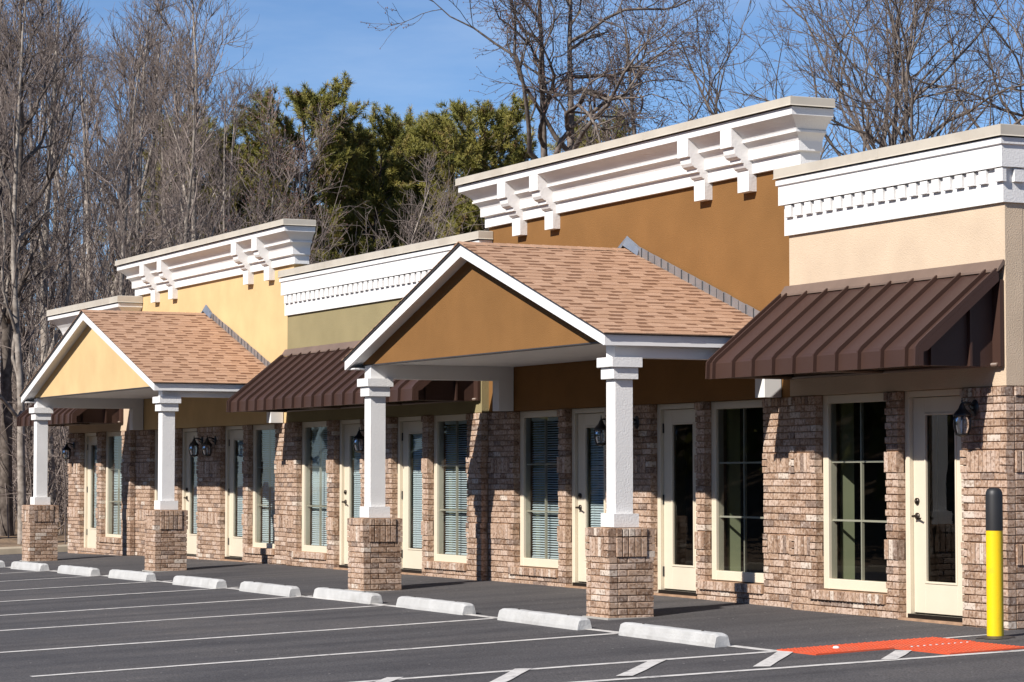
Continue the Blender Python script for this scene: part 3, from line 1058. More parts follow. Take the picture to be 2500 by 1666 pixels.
# ------------------------------------------------------------------ porticos
def portico(label, xr_pillar, xl_pillar, stucco, apex_x, eave_r, eave_l, z_eave=2.677, base_dz=0.0, gable_label=''):
    PW = 0.505
    P = thing('entrance_portico', label, 'portico', (apex_x, -1.75, gz(apex_x, -1.75)), 'gabled entrance porticos')
    yc = -2.0 + PW / 2
    centres = []
    # brick pillars ------------------------------------------------
    cores = []
    recs_by = []
    for xr in (xr_pillar, xl_pillar):
        xl = xr - PW
        xc = (xl + xr) / 2
        centres.append(xc)
        core = MB().box(xl + .012, xr - .012, -2.0 + .012, -2.0 + PW - .012, gz(xc, -2) - .4, 0.849).build('brick_pillar', 'mortar', P)
        MB().box(xl - .03, xr + .03, -2.03, -2.0 + PW + .03, gz(xc, -2) - .3, gz(xc, -1.75) + .006).build('footing', 'footing', core)
        recs = []
        rows = [(0.765, 0.853, 'cap'), (0.561, 0.763, 'soldier')]
        z = 0.561
        for k in range(13):
            rows.append((z - .0643, z, 'run'))
            z -= .0643
        y0, y1 = -2.0, -2.0 + PW
        for i, (z0, z1, kind) in enumerate(rows):
            odd = i % 2
            for face, plane, a, b in (('F', y0, xl, xr), ('R', xr, y0, y1), ('B', y1, xl, xr), ('L', xl, y0, y1)):
                out = []
                if kind == 'run':
                    own = (face in 'FB') == (odd == 0)
                    aa, bb = (a, b) if own else (a + .0995, b - .0995)
                    if own:
                        course_bricks(aa, bb, z0, z1, False, out)
                    else:
                        n = 2 if (bb - aa) > .25 else 1
                        course_bricks(aa, bb, z0, z1, False, out)
                elif kind == 'soldier':
                    # corner quoins belong to front and back only
                    if face in 'FB':
                        soldier_bricks(a, b, z0, z1, out)
                    else:
                        soldier_bricks(a + .0815, b - .0815, z0, z1, out, quoin=False)
                else:
                    if face in 'FB':
                        soldier_bricks(a, b, z0, z1, out, quoin=False)
                    else:
                        soldier_bricks(a + .0815, b - .0815, z0, z1, out, quoin=False)
                recs += [(face, plane) + r_ for r_ in out]
        cores.append(core)
        place_bricks(recs, core, 70)
        # white column: plinth, shaft, two-step capital
        col = MB().box(xc - .0985, xc + .0985, yc - .0985, yc + .0985, 0.987, 2.345).build('column', 'white', P)
        MB().bevbox(xc - .143, xc + .143, yc - .143, yc + .143, 0.853, 0.989, .004).build('plinth', 'white', col)
        MB().bevbox(xc - .140, xc + .140, yc - .140, yc + .140, 2.343, 2.462, .004).build('capital', 'white', col)
        MB().bevbox(xc - .172, xc + .172, yc - .172, yc + .172, 2.4625, 2.561, .004).build('capital', 'white', col)
        # side beam to the wall and the pilaster under it
        MB().box(xc - .0985, xc + .0985, yc - .0985, 0.095, 2.5605, 2.735).build('beam', 'white_paint', P)
        MB().box(xc - .0975, xc + .0975, -0.105, 0.094, 2.181, 2.560).build('pilaster', 'white_paint', P)
    yw = yc - 0.0985                                  # gable wall plane, flush with the columns
    cr, cl = centres[0] + .098, centres[1] - .098
    yb = 0.094
    yF = -2.02
    # roof slopes: run along X from the eaves to the ridge
    zt = z_eave + 0.108                                # top of the fascia at the eaves
    rise = 0.3335
    z_apex = zt + (eave_r - apex_x) * rise
    za_l = zt + (apex_x - eave_l) * rise
    z_apex = (z_apex + za_l) / 2
    kr = (z_apex - zt) / (eave_r - apex_x)
    kl = (z_apex - zt) / (apex_x - eave_l)
    # ceiling and gable wall
    MB().box(cl - .02, cr + .02, yw + .05, yb, 2.7355, 2.76).build('ceiling', 'white_paint', P)
    def zin(x, drop):                                  # underside of the rake at x
        return (z_apex - (x - apex_x) * kr if x > apex_x else z_apex - (apex_x - x) * kl) - drop
    tri = [(cl - .06, 2.735), (cr + .06, 2.735), (cr + .06, zin(cr + .06, .03)), (apex_x, z_apex - .03), (cl - .06, zin(cl - .06, .03))]
    MB().prism_y(tri, yw, yw + .10).build('gable_wall', stucco, P)
    MB().box(cl - .055, cr + .055, yw - .004, yw + .102, 2.722, 2.7345).build('drip_trim', 'drip', P)
    # rake boards (front fascia) and eave boards
    dv = 0.122
    for sx, ex, k_ in ((1, eave_r, kr), (-1, eave_l, kl)):
        prof = [(apex_x, z_apex), (ex, zt), (ex, zt - .108), (ex - sx * .02, zt - .108), (apex_x, z_apex - dv - .008)]
        o = MB().prism_y(prof, yF, yF + .035).build('rake_board', 'white_paint', P)
        fix_normals(o.data)
        # soffit behind the rake board
        prof = [(apex_x, z_apex - dv + .03), (ex - sx * .05, zt - .075), (ex - sx * .05, zt - .06), (apex_x, z_apex - dv + .045)]
        o = MB().prism_y(prof, yF + .0355, yw - .0005).build('rake_soffit', 'white_paint', P)
        fix_normals(o.data)
        MB().box(min(ex, ex - sx * .03), max(ex, ex - sx * .03), yF + .0355, yb, zt - .108, zt - .002).build('eave_board', 'white_paint', P)
        xa, xb = sorted((ex - sx * .031, (cr if sx > 0 else cl) - sx * .01))
        MB().box(xa, xb, yF + .036, yb, zt - .106, zt - .09).build('eave_soffit', 'white_paint', P)
        # deck under the shingles
        prof = [(apex_x, z_apex + .004), (ex + sx * .02, zt - .0015), (ex + sx * .02, zt + .010), (apex_x, z_apex + .020)]
        o = MB().prism_y(prof, yF - .018, yb).build('roof', 'drip', P)
        fix_normals(o.data)
        # shingles
        ang = math.atan(k_)
        L = math.hypot(ex + sx * .03 - apex_x, (ex + sx * .03 - apex_x) * k_)
        exp_ = 0.142
        nrow = int(math.ceil(L / exp_))
        th = 0.008
        y_start, y_end = yF - .028, yb
        pieces = []
        for r_ in range(nrow):
            d0 = r_ * exp_ - 0.012                       # distance up the slope from the eave
            d1 = min(d0 + exp_ + .05, L - .005)
            yy = y_start
            first = True
            prev_dark = random.random() < .5
            while yy < y_end - .02:
                w = random.choice((.125, .15, .165, .18, .205))
                if first:
                    w *= random.uniform(.4, 1)
                    first = False
                w = min(w, y_end - yy)
                if y_end - yy - w < .06:
                    w = y_end - yy
                prev_dark = (random.random() < .78) and not prev_dark
                pieces.append((d0, d1, yy, w, random.random(), prev_dark))
                yy += w
        def emit(d0, d1, yy, w, lift):
            """one tab: butt edge raised, tail tucked under the next course"""
            drop = random.uniform(0, .003)
            pts, tv = [], []
            for d, h, v in ((d0 + drop, th + lift, 0), (min(d0 + exp_, L - .012), th * .35 + lift, 1), (d1, lift + .001, 1.2)):
                for y_ in (yy + .0008, yy + w - .0008):
                    x = ex + sx * .03 - sx * d * math.cos(ang) + sx * h * math.sin(ang)
                    z = zt + .024 - .03 * k_ + d * math.sin(ang) + h * math.cos(ang)
                    pts.append((x, y_, z)); tv.append(v)
            for y_ in (yy + .0008, yy + w - .0008):
                x = ex + sx * .03 - sx * (d0 + drop) * math.cos(ang)
                z = zt + .024 - .03 * k_ + (d0 + drop) * math.sin(ang) - .002
                pts.append((x, y_, z)); tv.append(0)
            fs = [(0, 1, 3, 2), (2, 3, 5, 4), (6, 7, 1, 0), (6, 0, 2, 4), (7, 5, 3, 1)]
            return pts, fs, tv
        roof = o
        lim = 300
        big = MB()
        cnt = 0
        for (d0, d1, yy, w, rr, dark_) in pieces:
            lift = 0.002 if rr > .55 else 0.0
            pts, fs, tv = emit(d0, d1, yy, w, lift)
            if not dark_:
                tv = [t_ * .2 for t_ in tv]
            if sx > 0 and cnt < lim:
                cx_, cy_, cz_ = pts[0]
                mb = MB().add([(a - cx_, b - cy_, c - cz_) for a, b, c in pts], fs, tv=tv)
                me = mb.mesh('shingle', M['shingle'])
                fix_normals(me)
                link('shingle', me, roof, (cx_, cy_, cz_))
                cnt += 1
            else:
                big.add(pts, fs, rnd=max(.001, rr), tv=tv)
        if big.v:
            o2 = big.build('shingle_rest', 'shingle', roof, kind='stuff')
            fix_normals(o2.data)
        # step flashing against the wall
        fl = MB().box(0, .001, 0, .001, 0, .001)
        nst = int(L / .165)
        fobj = None
        for q in range(nst):
            d = .02 + q * .165
            x = ex - sx * d * math.cos(ang)
            x2 = ex - sx * (d + .172) * math.cos(ang)
            z = zt + .02 + d * math.sin(ang)
            z2 = zt + .02 + (d + .172) * math.sin(ang)
            yq = yb - .004 - .0016 * (q % 3)
            h = .118 + random.uniform(-.005, .005)
            prof = [(x, z - .02), (x2, z2 - .02), (x2, z2 + h), (x, z + h)]
            mb = MB().prism_y(prof, yq - .004, yq)
            # folded leaf on the roof
            mb.add([(x, yq - .055, z + .004), (x2, yq - .055, z2 + .004), (x2, yq - .004, z2 + .004), (x, yq - .004, z + .004)], [(0, 1, 2, 3)])
            fobj = mb.build('step_flashing', 'galv', P)
            fix_normals(fobj.data)
            MB().box(x - .0035, x + .0035, yq - .010, yq - .0045, z - .01, z + h - .004).build('edge_shadow_strip', 'drip', fobj)  # dark strip stands in for the shadow line at each flashing edge
    # ridge caps
    y0 = yF - .03
    q = 0
    while y0 < yb - .01:
        y1 = min(y0 + .15, yb)
        zr = z_apex + .0355
        vs = []
        for y_, h in ((y0, .005), (y1, .001)):
            for dx in (-.14, 0, .14):
                vs.append((apex_x + dx, y_, zr + h - abs(dx) * (kr if dx > 0 else kl)))
        vs += [(apex_x + dx, y0, zr - .004 - abs(dx) * kr) for dx in (-.14, 0, .14)]
        mb = MB().add(vs, [(0, 1, 4, 3), (1, 2, 5, 4), (6, 7, 1, 0), (7, 8, 2, 1)], tv=[.2] * 9)
        o = mb.build('ridge_cap', 'shingle', P)
        fix_normals(o.data)
        y0 = y1
        q += 1
    # metal peak flashing at the wall
    zr = z_apex + .02
    vs = [(apex_x - .30, yb - .03, zr - .30 * kl + .01), (apex_x, yb - .06, zr + .05), (apex_x + .30, yb - .03, zr - .30 * kr + .01),
          (apex_x - .30, yb - .003, zr - .30 * kl + .115), (apex_x, yb - .003, zr + .165), (apex_x + .30, yb - .003, zr - .30 * kr + .115)]
    MB().add(vs, [(0, 1, 4, 3), (1, 2, 5, 4)]).build('peak_flashing', 'galv', P)
    return P

portico('brown gabled portico with shingle roof on white columns and brick pillars, nearest the camera', -3.88, -10.375, 'brown', -7.45, -3.93, -10.96)
portico('yellow gabled portico with shingle roof on white columns and brick pillars, farther left', -18.69, -25.86, 'yellow', -22.57, -18.71, -26.44, z_eave=2.65)

# ------------------------------------------------------------------ awnings
def awning(label, x0, x1, seams, yf=0.0, dz=0.0):
    A = thing('metal_awning', label, 'awning', ((x0 + x1) / 2, yf, 2.34 + dz), 'brown standing seam awnings')
    top = (yf - 0.055, 3.205 + dz)
    k1, k2, k3 = (yf - 0.885, 2.530 + dz), (yf - 0.915, 2.497 + dz), (yf - 0.92, 2.345 + dz)
    line = [top, k1, k2, k3]
    def sheet(h, t_):
        """outline of a bent sheet: outer surface raised by h, thickness t_"""
        ns = []
        for i, p_ in enumerate(line):
            if i == 0: d = Vector(line[1]) - Vector(line[0])
            elif i == len(line) - 1: d = Vector(line[i]) - Vector(line[i - 1])
            else: d = (Vector(line[i + 1]) - Vector(line[i])).normalized() + (Vector(line[i]) - Vector(line[i - 1])).normalized()
            d.normalize()
            ns.append(Vector((d.y, -d.x)))
        ns = [n_ if n_.y > 0 or n_.x < 0 else -n_ for n_ in ns]
        outer = [Vector(p_) + n_ * h for p_, n_ in zip(line, ns)]
        inner = [Vector(p_) + n_ * (h - t_) for p_, n_ in zip(line, ns)]
        return [tuple(v) for v in outer] + [tuple(v) for v in inner[::-1]]
    edges = [x0] + list(seams) + [x1]
    for a, b in zip(edges[:-1], edges[1:]):
        o = MB().prism_x(sheet(0.0 + random.uniform(-.0015, .0015), .006), a + .001, b - .001).build('roof_panel', 'awning', A)
        fix_normals(o.data)
    for sx in list(seams) + [x0 + .012, x1 - .012]:
        o = MB().prism_x(sheet(.040, .038), sx - .011, sx + .011).build('standing_seam', 'awning', A)
        fix_normals(o.data)
    # end panels, set in from the edge, with ribs and a border angle
    for sg, xe in ((1, x1), (-1, x0)):
        xi = xe - sg * .13
        prof = [(yf - .002, 2.352 + dz), (k3[0] + .03, 2.352 + dz), (k3[0] + .03, k2[1] - .01), (k1[0] + .02, k1[1] - .012), (top[0] - .01, top[1] - .012), (yf - .002, top[1] - .0)]
        xa, xb = sorted((xi, xi - sg * .006))
        o = MB().prism_x(prof, xa, xb).build('end_panel', 'awning', A)
        fix_normals(o.data)
        for yy in (yf - .30, yf - .72):
            zt_ = 2.352 + dz + (k1[1] - 2.352 - dz) + (yy - k1[0]) / (top[0] - k1[0]) * (top[1] - k1[1]) - .02
            xa, xb = sorted((xi + sg * .001, xi + sg * .045))
            MB().box(xa, xb, yy - .012, yy + .012, 2.353 + dz, zt_).build('rib', 'awning', A)
        # sloped edge angle and wall angle
        xa, xb = sorted((xe, xe - sg * .006))
        t0, b0 = Vector(top), Vector(k1)
        prof = [(top[0], top[1]), (k1[0], k1[1]), (k2[0], k2[1]), (k3[0], k3[1]), (k3[0] + .05, k3[1]), (k3[0] + .05, k2[1] - .03), (k1[0] + .06, k1[1] - .05), (top[0] + .0, top[1] - .085)]
        o = MB().prism_x(prof, xa, xb).build('edge_angle', 'awning', A)
        fix_normals(o.data)
        xa, xb = sorted((xe - sg * .0065, xi + sg * .001))
        MB().box(xa, xb, yf - .04, yf - .002, 2.352 + dz, top[1] - .07).build('wall_angle', 'awning', A)
    # frame below and wall flashing above
    MB().tube([(x0 + .05, yf - .87, 2.365 + dz), (x1 - .05, yf - .87, 2.365 + dz)], .019, 8).tube([(x0 + .05, yf - .045, 2.37 + dz), (x1 - .05, yf - .045, 2.37 + dz)], .019, 8).build('frame_tube', 'flash_bronze', A)
    n = max(2, int((x1 - x0) / 1.8))
    for k in range(n + 1):
        x = x0 + .2 + (x1 - x0 - .4) * k / n
        MB().tube([(x, yf - .845, 2.365 + dz), (x, yf - .07, 2.37 + dz)], .016, 8).build('strut', 'flash_bronze', A)
    prof = [(yf - .001, 3.315 + dz), (yf - .012, 3.315 + dz), (yf - .075, 3.225 + dz), (yf - .078, 3.205 + dz), (yf - .060, 3.212 + dz), (yf - .001, 3.27 + dz)]
    o = MB().prism_x(prof, x0 - .01, x1 + .01).build('wall_flashing', 'flash_bronze', A)
    fix_normals(o.data)
    return A

awning('brown metal awning over the clear window and door of the beige storefront', -3.77, -0.012, [-3.64, -3.25, -2.865, -2.48, -2.10, -1.725, -1.345, -0.96, -0.58, -0.19])
awning('long brown metal awning between the two porticos, under the olive wall', -18.48, -11.32, [-18.40 + .388 * k for k in range(18)], dz=-.02)
awning('brown metal awning at the far end, seen under the yellow portico', -30.80, -26.93, [-30.62 + .388 * k for k in range(10)], dz=-.03)

# ------------------------------------------------------------------ wall lanterns
def lantern(label, x, yf, z=1.995):
    Lr = thing('wall_lantern', label, 'lantern', (x, yf, z), 'black wall lanterns by the doors')
    yl = yf - 0.145
    mb = MB()
    prof = [(0.0, 0), (.03, .002), (.048, .008), (.058, .016), (.060, .022)]
    vs, fs, seg = [], [], 18
    for r_, d in prof[::-1]:
        for k in range(seg):
            a = 2 * math.pi * k / seg
            vs.append((x + r_ * math.cos(a), yf - .026 + d, z - .005 + 1.28 * r_ * math.sin(a)))
    for i in range(len(prof) - 1):
        for k in range(seg):
            fs.append((i * seg + k, i * seg + (k + 1) % seg, (i + 1) * seg + (k + 1) % seg, (i + 1) * seg + k))
    mb.add(vs, fs, smooth=True)
    mb.build('back_plate', 'black', Lr)
    mb = MB()
    mb.tube([(x, yf - .02, z + .015), (x, yf - .06, z + .035), (x, yf - .11, z + .042), (x, yl, z + .036)], [.014, .012, .011, .010], 8)
    mb.tube([(x, yf - .02, z - .03), (x, yf - .055, z - .012), (x, yf - .07, z + .012), (x, yf - .05, z + .026), (x, yf - .038, z + .012)], [.009, .008, .007, .006, .004], 8)
    mb.build('arm', 'black', Lr)
    mb = MB().lathe(x, yl, [(.001, z + .088), (.006, z + .080), (.004, z + .066), (.010, z + .055), (.006, z + .044), (.016, z + .030), (.026, z + .010), (.030, z - .004), (.040, z - .020), (.062, z - .045), (.083, z - .070), (.086, z - .082), (.070, z - .086), (.002, z - .086)], 18)
    mb.build('cap', 'black', Lr)
    MB().lathe(x, yl, [(.066, z - .088), (.078, z - .12), (.080, z - .155), (.074, z - .20), (.058, z - .245)], 18).build('globe', 'lamp_glass', Lr)
    for k in range(6):
        a = math.pi / 6 + k * math.pi / 3
        pts = [(x + r_ * math.cos(a), yl + r_ * math.sin(a), zz_) for r_, zz_ in ((.078, z - .084), (.084, z - .12), (.086, z - .155), (.079, z - .20), (.062, z - .246))]
        MB().tube(pts, .0062, 6).build('cage_rib', 'black', Lr)
    MB().lathe(x, yl, [(.066, z - .240), (.068, z - .252), (.040, z - .262), (.012, z - .272), (.002, z - .276)], 18).build('base_ring', 'black', Lr)
    MB().lathe(x, yl, [(.004, z - .252), (.014, z - .25), (.014, z - .205), (.018, z - .18), (.016, z - .145), (.006, z - .12), (.001, z - .112)], 12).build('bulb', 'white', Lr)
    return Lr

lantern('black wall lantern right of the beige storefront door, beside the bollard', -0.47, 0.0)
lantern('black wall lantern peeking out left of the near white column', -7.85, 0.1, 1.985)
lantern('black wall lantern half hidden by the near column, right one of two', -7.23, 0.1, 1.985)
lantern('single black wall lantern beside the door of the olive storefront', -15.12, 0.0, 1.965)
lantern('black wall lantern, left of the pair in the yellow storefront', -22.74, 0.1, 1.95)
lantern('black wall lantern, right of the pair in the yellow storefront', -22.06, 0.1, 1.95)
lantern('black wall lantern at the far end storefront next to the wood', -30.14, 0.0, 1.94)

# ------------------------------------------------------------------ wheel stops
STOPS = [(-1.30, -2.78), (-3.90, -2.80), (-6.6, -2.78), (-9.1, -2.80), (-11.3, -2.95), (-13.8, -3.02), (-16.85, -3.0), (-19.4, -3.05), (-22.2, -3.05)]
ORD = ['first from the right', 'second from the right', 'third from the right, left of the near brick pillar', 'fourth from the right', 'fifth from the right, below the left pillar of the brown portico',
       'sixth from the right', 'seventh from the right', 'third from the left', 'second from the left']
ORD = ['nearest the red tactile mat', 'just right of the near brick pillar, second from the right', 'just left of the near brick pillar, third from the right', 'fourth from the right, right of a brick pillar', 'fifth from the right',
       'fifth from the left', 'fourth from the left', 'third from the left, in front of a yellow portico pillar', 'second from the left']
STOPS.append((-24.75, -3.1)); ORD.append('farthest left, cut by the frame')
for (x, y), od in zip(STOPS, ORD):
    L, h = 1.80, 0.125
    o = thing('wheel_stop', 'white concrete wheel stop ' + od, 'wheel stop', (x, y + .08, gz(x, y)), 'white concrete wheel stops')
    prof = [(-.085, 0), (-.083, .035), (-.066, .110), (-.052, h - .006), (-.035, h), (.035, h), (.052, h - .006), (.066, .110), (.083, .035), (.085, 0)]
    vs, fs = [], []
    st = [(-L / 2, .80, .0), (-L / 2 + .02, .93, .0), (-L / 2 + .07, 1, 0)] + [(-L / 2 + .07 + (L - .14) * k / 14, 1, 0) for k in range(1, 14)] + [(L / 2 - .07, 1, 0), (L / 2 - .02, .93, 0), (L / 2, .80, 0)]
    n = len(prof)
    for xx, sc, _ in st:
        jig = random.uniform(-.0025, .0025)
        for (py, pz) in prof:
            zz_ = pz * (sc if pz > .03 else 1) + (random.uniform(-.002, .002) if pz > .02 else 0)
            vs.append((x + xx, y + .08 + py * (0.5 + .5 * sc) + jig, gz(x + xx, y) + zz_ - .004))
    for i in range(len(st) - 1):
        for k in range(n - 1):
            fs.append((i * n + k, i * n + k + 1, (i + 1) * n + k + 1, (i + 1) * n + k))
    fs += [tuple(range(n)), tuple(range((len(st) - 1) * n, len(st) * n))[::-1]]
    b_ = MB().add(vs, fs).build('block', 'concrete', o)
    fix_normals(b_.data)
    for xx in (-.55, .55):
        MB().lathe(x + xx, y + .08, [(.014, gz(x + xx, y) + h - .002), (.013, gz(x + xx, y) + h + .003), (.001, gz(x + xx, y) + h + .004)], 8).build('anchor_pin', 'hardware', o)

# ------------------------------------------------------------------ bollard
bx, by = 0.645, -0.60
bz = gz(bx, by)
bo = thing('bollard', 'yellow bollard with black top beside the brick corner', 'bollard', (bx, by, bz))
MB().lathe(bx, by, [(.0725, bz - .05), (.0725, bz + .925)], 28).build('sleeve', 'yellow_paint', bo)
MB().lathe(bx, by, [(.0735, bz + .922), (.0740, bz + .93), (.0740, bz + 1.225), (.070, bz + 1.255), (.058, bz + 1.278), (.038, bz + 1.290), (.001, bz + 1.294)], 28).build('black_cap', 'black_plastic', bo)
mb = MB()
ring = []
for k in range(22):
    a = 2 * math.pi * k / 22
    r_ = .15 + random.uniform(-.03, .05)
    ring.append((bx + r_ * math.cos(a), by + r_ * math.sin(a)))
vs = [(x, y, gz(x, y) + .005) for x, y in ring] + [(bx + .075 * math.cos(2 * math.pi * k / 22), by + .075 * math.sin(2 * math.pi * k / 22), bz + .018) for k in range(22)]
MB().add(vs, [(k, (k + 1) % 22, 22 + (k + 1) % 22, 22 + k) for k in range(22)]).build('patch', 'drip', bo)

# ------------------------------------------------------------------ red tactile paving
ta = thing('tactile_mat', 'red tactile paving mat with small domes beside the striped aisle', 'tactile mat', (0.8, -1.6, gz(.8, -1.6)))
def draped(poly_grid, h):
    return [(x, y, gz(x, y) + h) for x, y in poly_grid]
def slab(x0, x1, y0, y1, skew=0.0):
    vs = draped([(x0, y0), (x1, y0), (x1 + skew, y1), (x0 + skew * 0, y1)], .012) + draped([(x0, y0), (x1, y0), (x1 + skew, y1), (x0, y1)], .0)
    return MB().add(vs, [(0, 1, 2, 3), (4, 5, 1, 0), (5, 6, 2, 1), (6, 7, 3, 2), (7, 4, 0, 3)])
PANELS = [(0.27, 0.89, -2.56, -1.80), (0.27, 0.89, -1.795, -0.98), (0.895, 1.69, -1.795, -1.02)]
dome = []
for (x0, x1, y0, y1) in PANELS:
    o = slab(x0, x1, y0, y1).build('panel', 'red', ta)
    fix_normals(o.data)
    nx_, ny_ = int((x1 - x0) / .06), int((y1 - y0) / .06)
    dm = MB()
    for i in range(nx_):
        for j in range(ny_):
            cx_, cy_ = x0 + (i + .5) * (x1 - x0) / nx_, y0 + (j + .5) * (y1 - y0) / ny_
            zb = gz(cx_, cy_) + .0115
            vs = [(cx_ + .0125 * math.cos(a), cy_ + .0125 * math.sin(a), zb) for a in (0, 1.05, 2.09, 3.14, 4.19, 5.24)] + [(cx_ + .007 * math.cos(a), cy_ + .007 * math.sin(a), zb + .006) for a in (0, 1.05, 2.09, 3.14, 4.19, 5.24)]
            dm.add(vs, [(k, (k + 1) % 6, 6 + (k + 1) % 6, 6 + k) for k in range(6)] + [(6, 7, 8, 9, 10, 11)])
    dm.build('domes', 'red', o, kind='stuff')
for k in range(10):
    yy = -1.66 + k * .062
    MB().lathe(.95, yy, [(.012, gz(.9, yy) + .011), (.011, gz(.9, yy) + .018), (.001, gz(.9, yy) + .020)], 8).build('bolt', 'concrete', ta)
MB().lathe(.55, -2.15, [(.03, gz(.55, -2.15) + .012), (.025, gz(.55, -2.15) + .026), (.001, gz(.55, -2.15) + .03)], 7).build('paint_spot', 'white', ta)

# ------------------------------------------------------------------ trees
def tubes_mesh(name, polys, mat, sides=3):
    """polylines [(points Nx3, radii N)] as tapered tubes in one mesh"""
    V, F = [], []
    off = 0
    by = {}
    for p, r in polys:
        by.setdefault(len(p), []).append((p, r))
    for n, lst in by.items():
        P = np.array([a for a, _ in lst])            # k,n,3
        Rr = np.array([b for _, b in lst])           # k,n
        D = np.empty_like(P)
        D[:, 1:-1] = P[:, 2:] - P[:, :-2]
        D[:, 0] = P[:, 1] - P[:, 0]
        D[:, -1] = P[:, -1] - P[:, -2]
        D /= np.linalg.norm(D, axis=2, keepdims=True) + 1e-9
        ref = np.where(np.abs(D[..., 2:3]) > 0.9, np.array([1.0, 0, 0]), np.array([0, 0, 1.0]))
        A = np.cross(D, ref)
        A /= np.linalg.norm(A, axis=2, keepdims=True) + 1e-9
        B = np.cross(D, A)
        k = P.shape[0]
        ring = []
        for s_ in range(sides):
            t_ = 2 * math.pi * s_ / sides
            ring.append(P + Rr[..., None] * (math.cos(t_) * A + math.sin(t_) * B))
        vv = np.stack(ring, axis=2).reshape(-1, 3)   # k,n,sides
        idx = np.arange(k * n * sides).reshape(k, n, sides) + off
        a = idx[:, :-1, :]
        b = np.roll(idx, -1, axis=2)[:, :-1, :]
        c = np.roll(idx, -1, axis=2)[:, 1:, :]
        d = idx[:, 1:, :]
        F.append(np.stack([a, b, c, d], axis=-1).reshape(-1, 4))
        V.append(vv)
        off += len(vv)
    V = np.concatenate(V)
    F = np.concatenate(F)
    return quad_mesh(name, V, F, mat, smooth=True)

def quad_mesh(name, V, F, mat, rnd=None, smooth=False):
    me = bpy.data.meshes.new(name)
    me.vertices.add(len(V))
    me.vertices.foreach_set("co", np.asarray(V, dtype=np.float32).ravel())
    k = F.shape[1]
    me.loops.add(F.size)
    me.loops.foreach_set("vertex_index", F.astype(np.int32).ravel())
    me.polygons.add(len(F))
    me.polygons.foreach_set("loop_start", np.arange(0, F.size, k, dtype=np.int32))
    me.polygons.foreach_set("loop_total", np.full(len(F), k, dtype=np.int32))
    if smooth:
        me.polygons.foreach_set("use_smooth", np.ones(len(F), dtype=bool))
    if rnd is not None:
        a = me.attributes.new("rnd", 'FLOAT', 'POINT')
        a.data.foreach_set("value", np.asarray(rnd, dtype=np.float32))
    me.materials.append(mat)
    me.update(calc_edges=True)
    me.validate()
    return me

def unit(v):
    return v / (np.linalg.norm(v) + 1e-9)

def limb(rg, p, d, L, r0, r1, n, wob, up):
    """wandering polyline starting at p in direction d"""
    pts, rad = [p.copy()], [r0]
    d = unit(d)
    for i in range(n):
        d = unit(d + rg.normal(0, wob, 3) + np.array([0, 0, up]))
        p = p + d * L / n
        pts.append(p.copy())
        rad.append(r0 + (r1 - r0) * (i + 1) / n)
    return np.array(pts), np.array(rad)

def along(poly, t_):
    pts, rad = poly
    f = t_ * (len(pts) - 1)
    i = min(int(f), len(pts) - 2)
    w = f - i
    return pts[i] * (1 - w) + pts[i + 1] * w, rad[i] * (1 - w) + rad[i + 1] * w, unit(pts[i + 1] - pts[i])

def side_dir(rg, d, ang):
    a = np.cross(d, rg.normal(0, 1, 3))
    a = unit(a)
    return unit(d * math.cos(ang) + a * math.sin(ang))

def bare_tree(seed, H=14.0, tr=0.17, stems=1, spread=0.6, first=0.35, limbs=16, br=7, tw=7, twl=3, up=0.10, buds=False, wob=0.07, limb_len=0.34, lean=0.03, kinky=0.14, dark_limbs=False):
    """leafless tree: trunk and limbs, branches and twigs, buds"""
    rg = np.random.default_rng(seed)
    trunk, mid, fine, bud = [], [], [], []
    for s_ in range(stems):
        d0 = unit(np.array([rg.normal(0, lean + .16 * (stems > 1)), rg.normal(0, lean + .16 * (stems > 1)), 1.0]))
        t0 = limb(rg, np.array([rg.normal(0, .12) * (stems > 1), rg.normal(0, .12) * (stems > 1), -0.4]), d0, H, tr, tr * 0.12, 16, wob * .55, 0.05)
        t0[1][0] *= 1.35
        trunk.append(t0)
        nl = limbs // stems if stems > 1 else limbs
        for k in range(nl):
            t_ = first + (0.98 - first) * ((k + rg.uniform(0, 1)) / nl)
            p, r, d = along(t0, t_)
            ang = rg.uniform(0.45, 0.95) * (0.6 + spread)
            L1 = H * limb_len * (1.12 - t_ * .75) * rg.uniform(.6, 1.25)
            l1 = limb(rg, p, side_dir(rg, d, ang), L1, max(.02, r * (.78 if dark_limbs else .58)), .010, 9, kinky, up)
            (trunk if r > tr * .45 else mid).append(l1)
            for j in range(br):
                u_ = rg.uniform(.18, 1.0)
                p2, r2, d2 = along(l1, u_)
                L2 = L1 * rg.uniform(.22, .50) * (1.25 - .55 * u_)
                l2 = limb(rg, p2, side_dir(rg, d2, rg.uniform(.4, .95)), L2, max(.010, r2 * .6), .0055, 6, kinky * 1.1, up * .9)
                mid.append(l2)
                for m_ in range(tw):
                    p3, r3, d3 = along(l2, rg.uniform(.2, 1.0))
                    L3 = rg.uniform(.35, .95)
                    l3 = limb(rg, p3, side_dir(rg, d3, rg.uniform(.35, .9)), L3, .0075, .0045, 3, kinky * 1.2, up * 1.2)
                    fine.append(l3)
                    for q in range(twl):
                        p4, r4, d4 = along(l3, rg.uniform(.25, 1.0))
                        l4 = limb(rg, p4, side_dir(rg, d4, rg.uniform(.35, .9)), rg.uniform(.15, .45), .0058, .0036, 2, .16, up * 1.2)
                        fine.append(l4)
                        if buds:
                            bud.append(l4[0][-1])
                            if rg.random() < .5:
                                bud.append(l4[0][-2])
    return trunk, mid, fine, bud

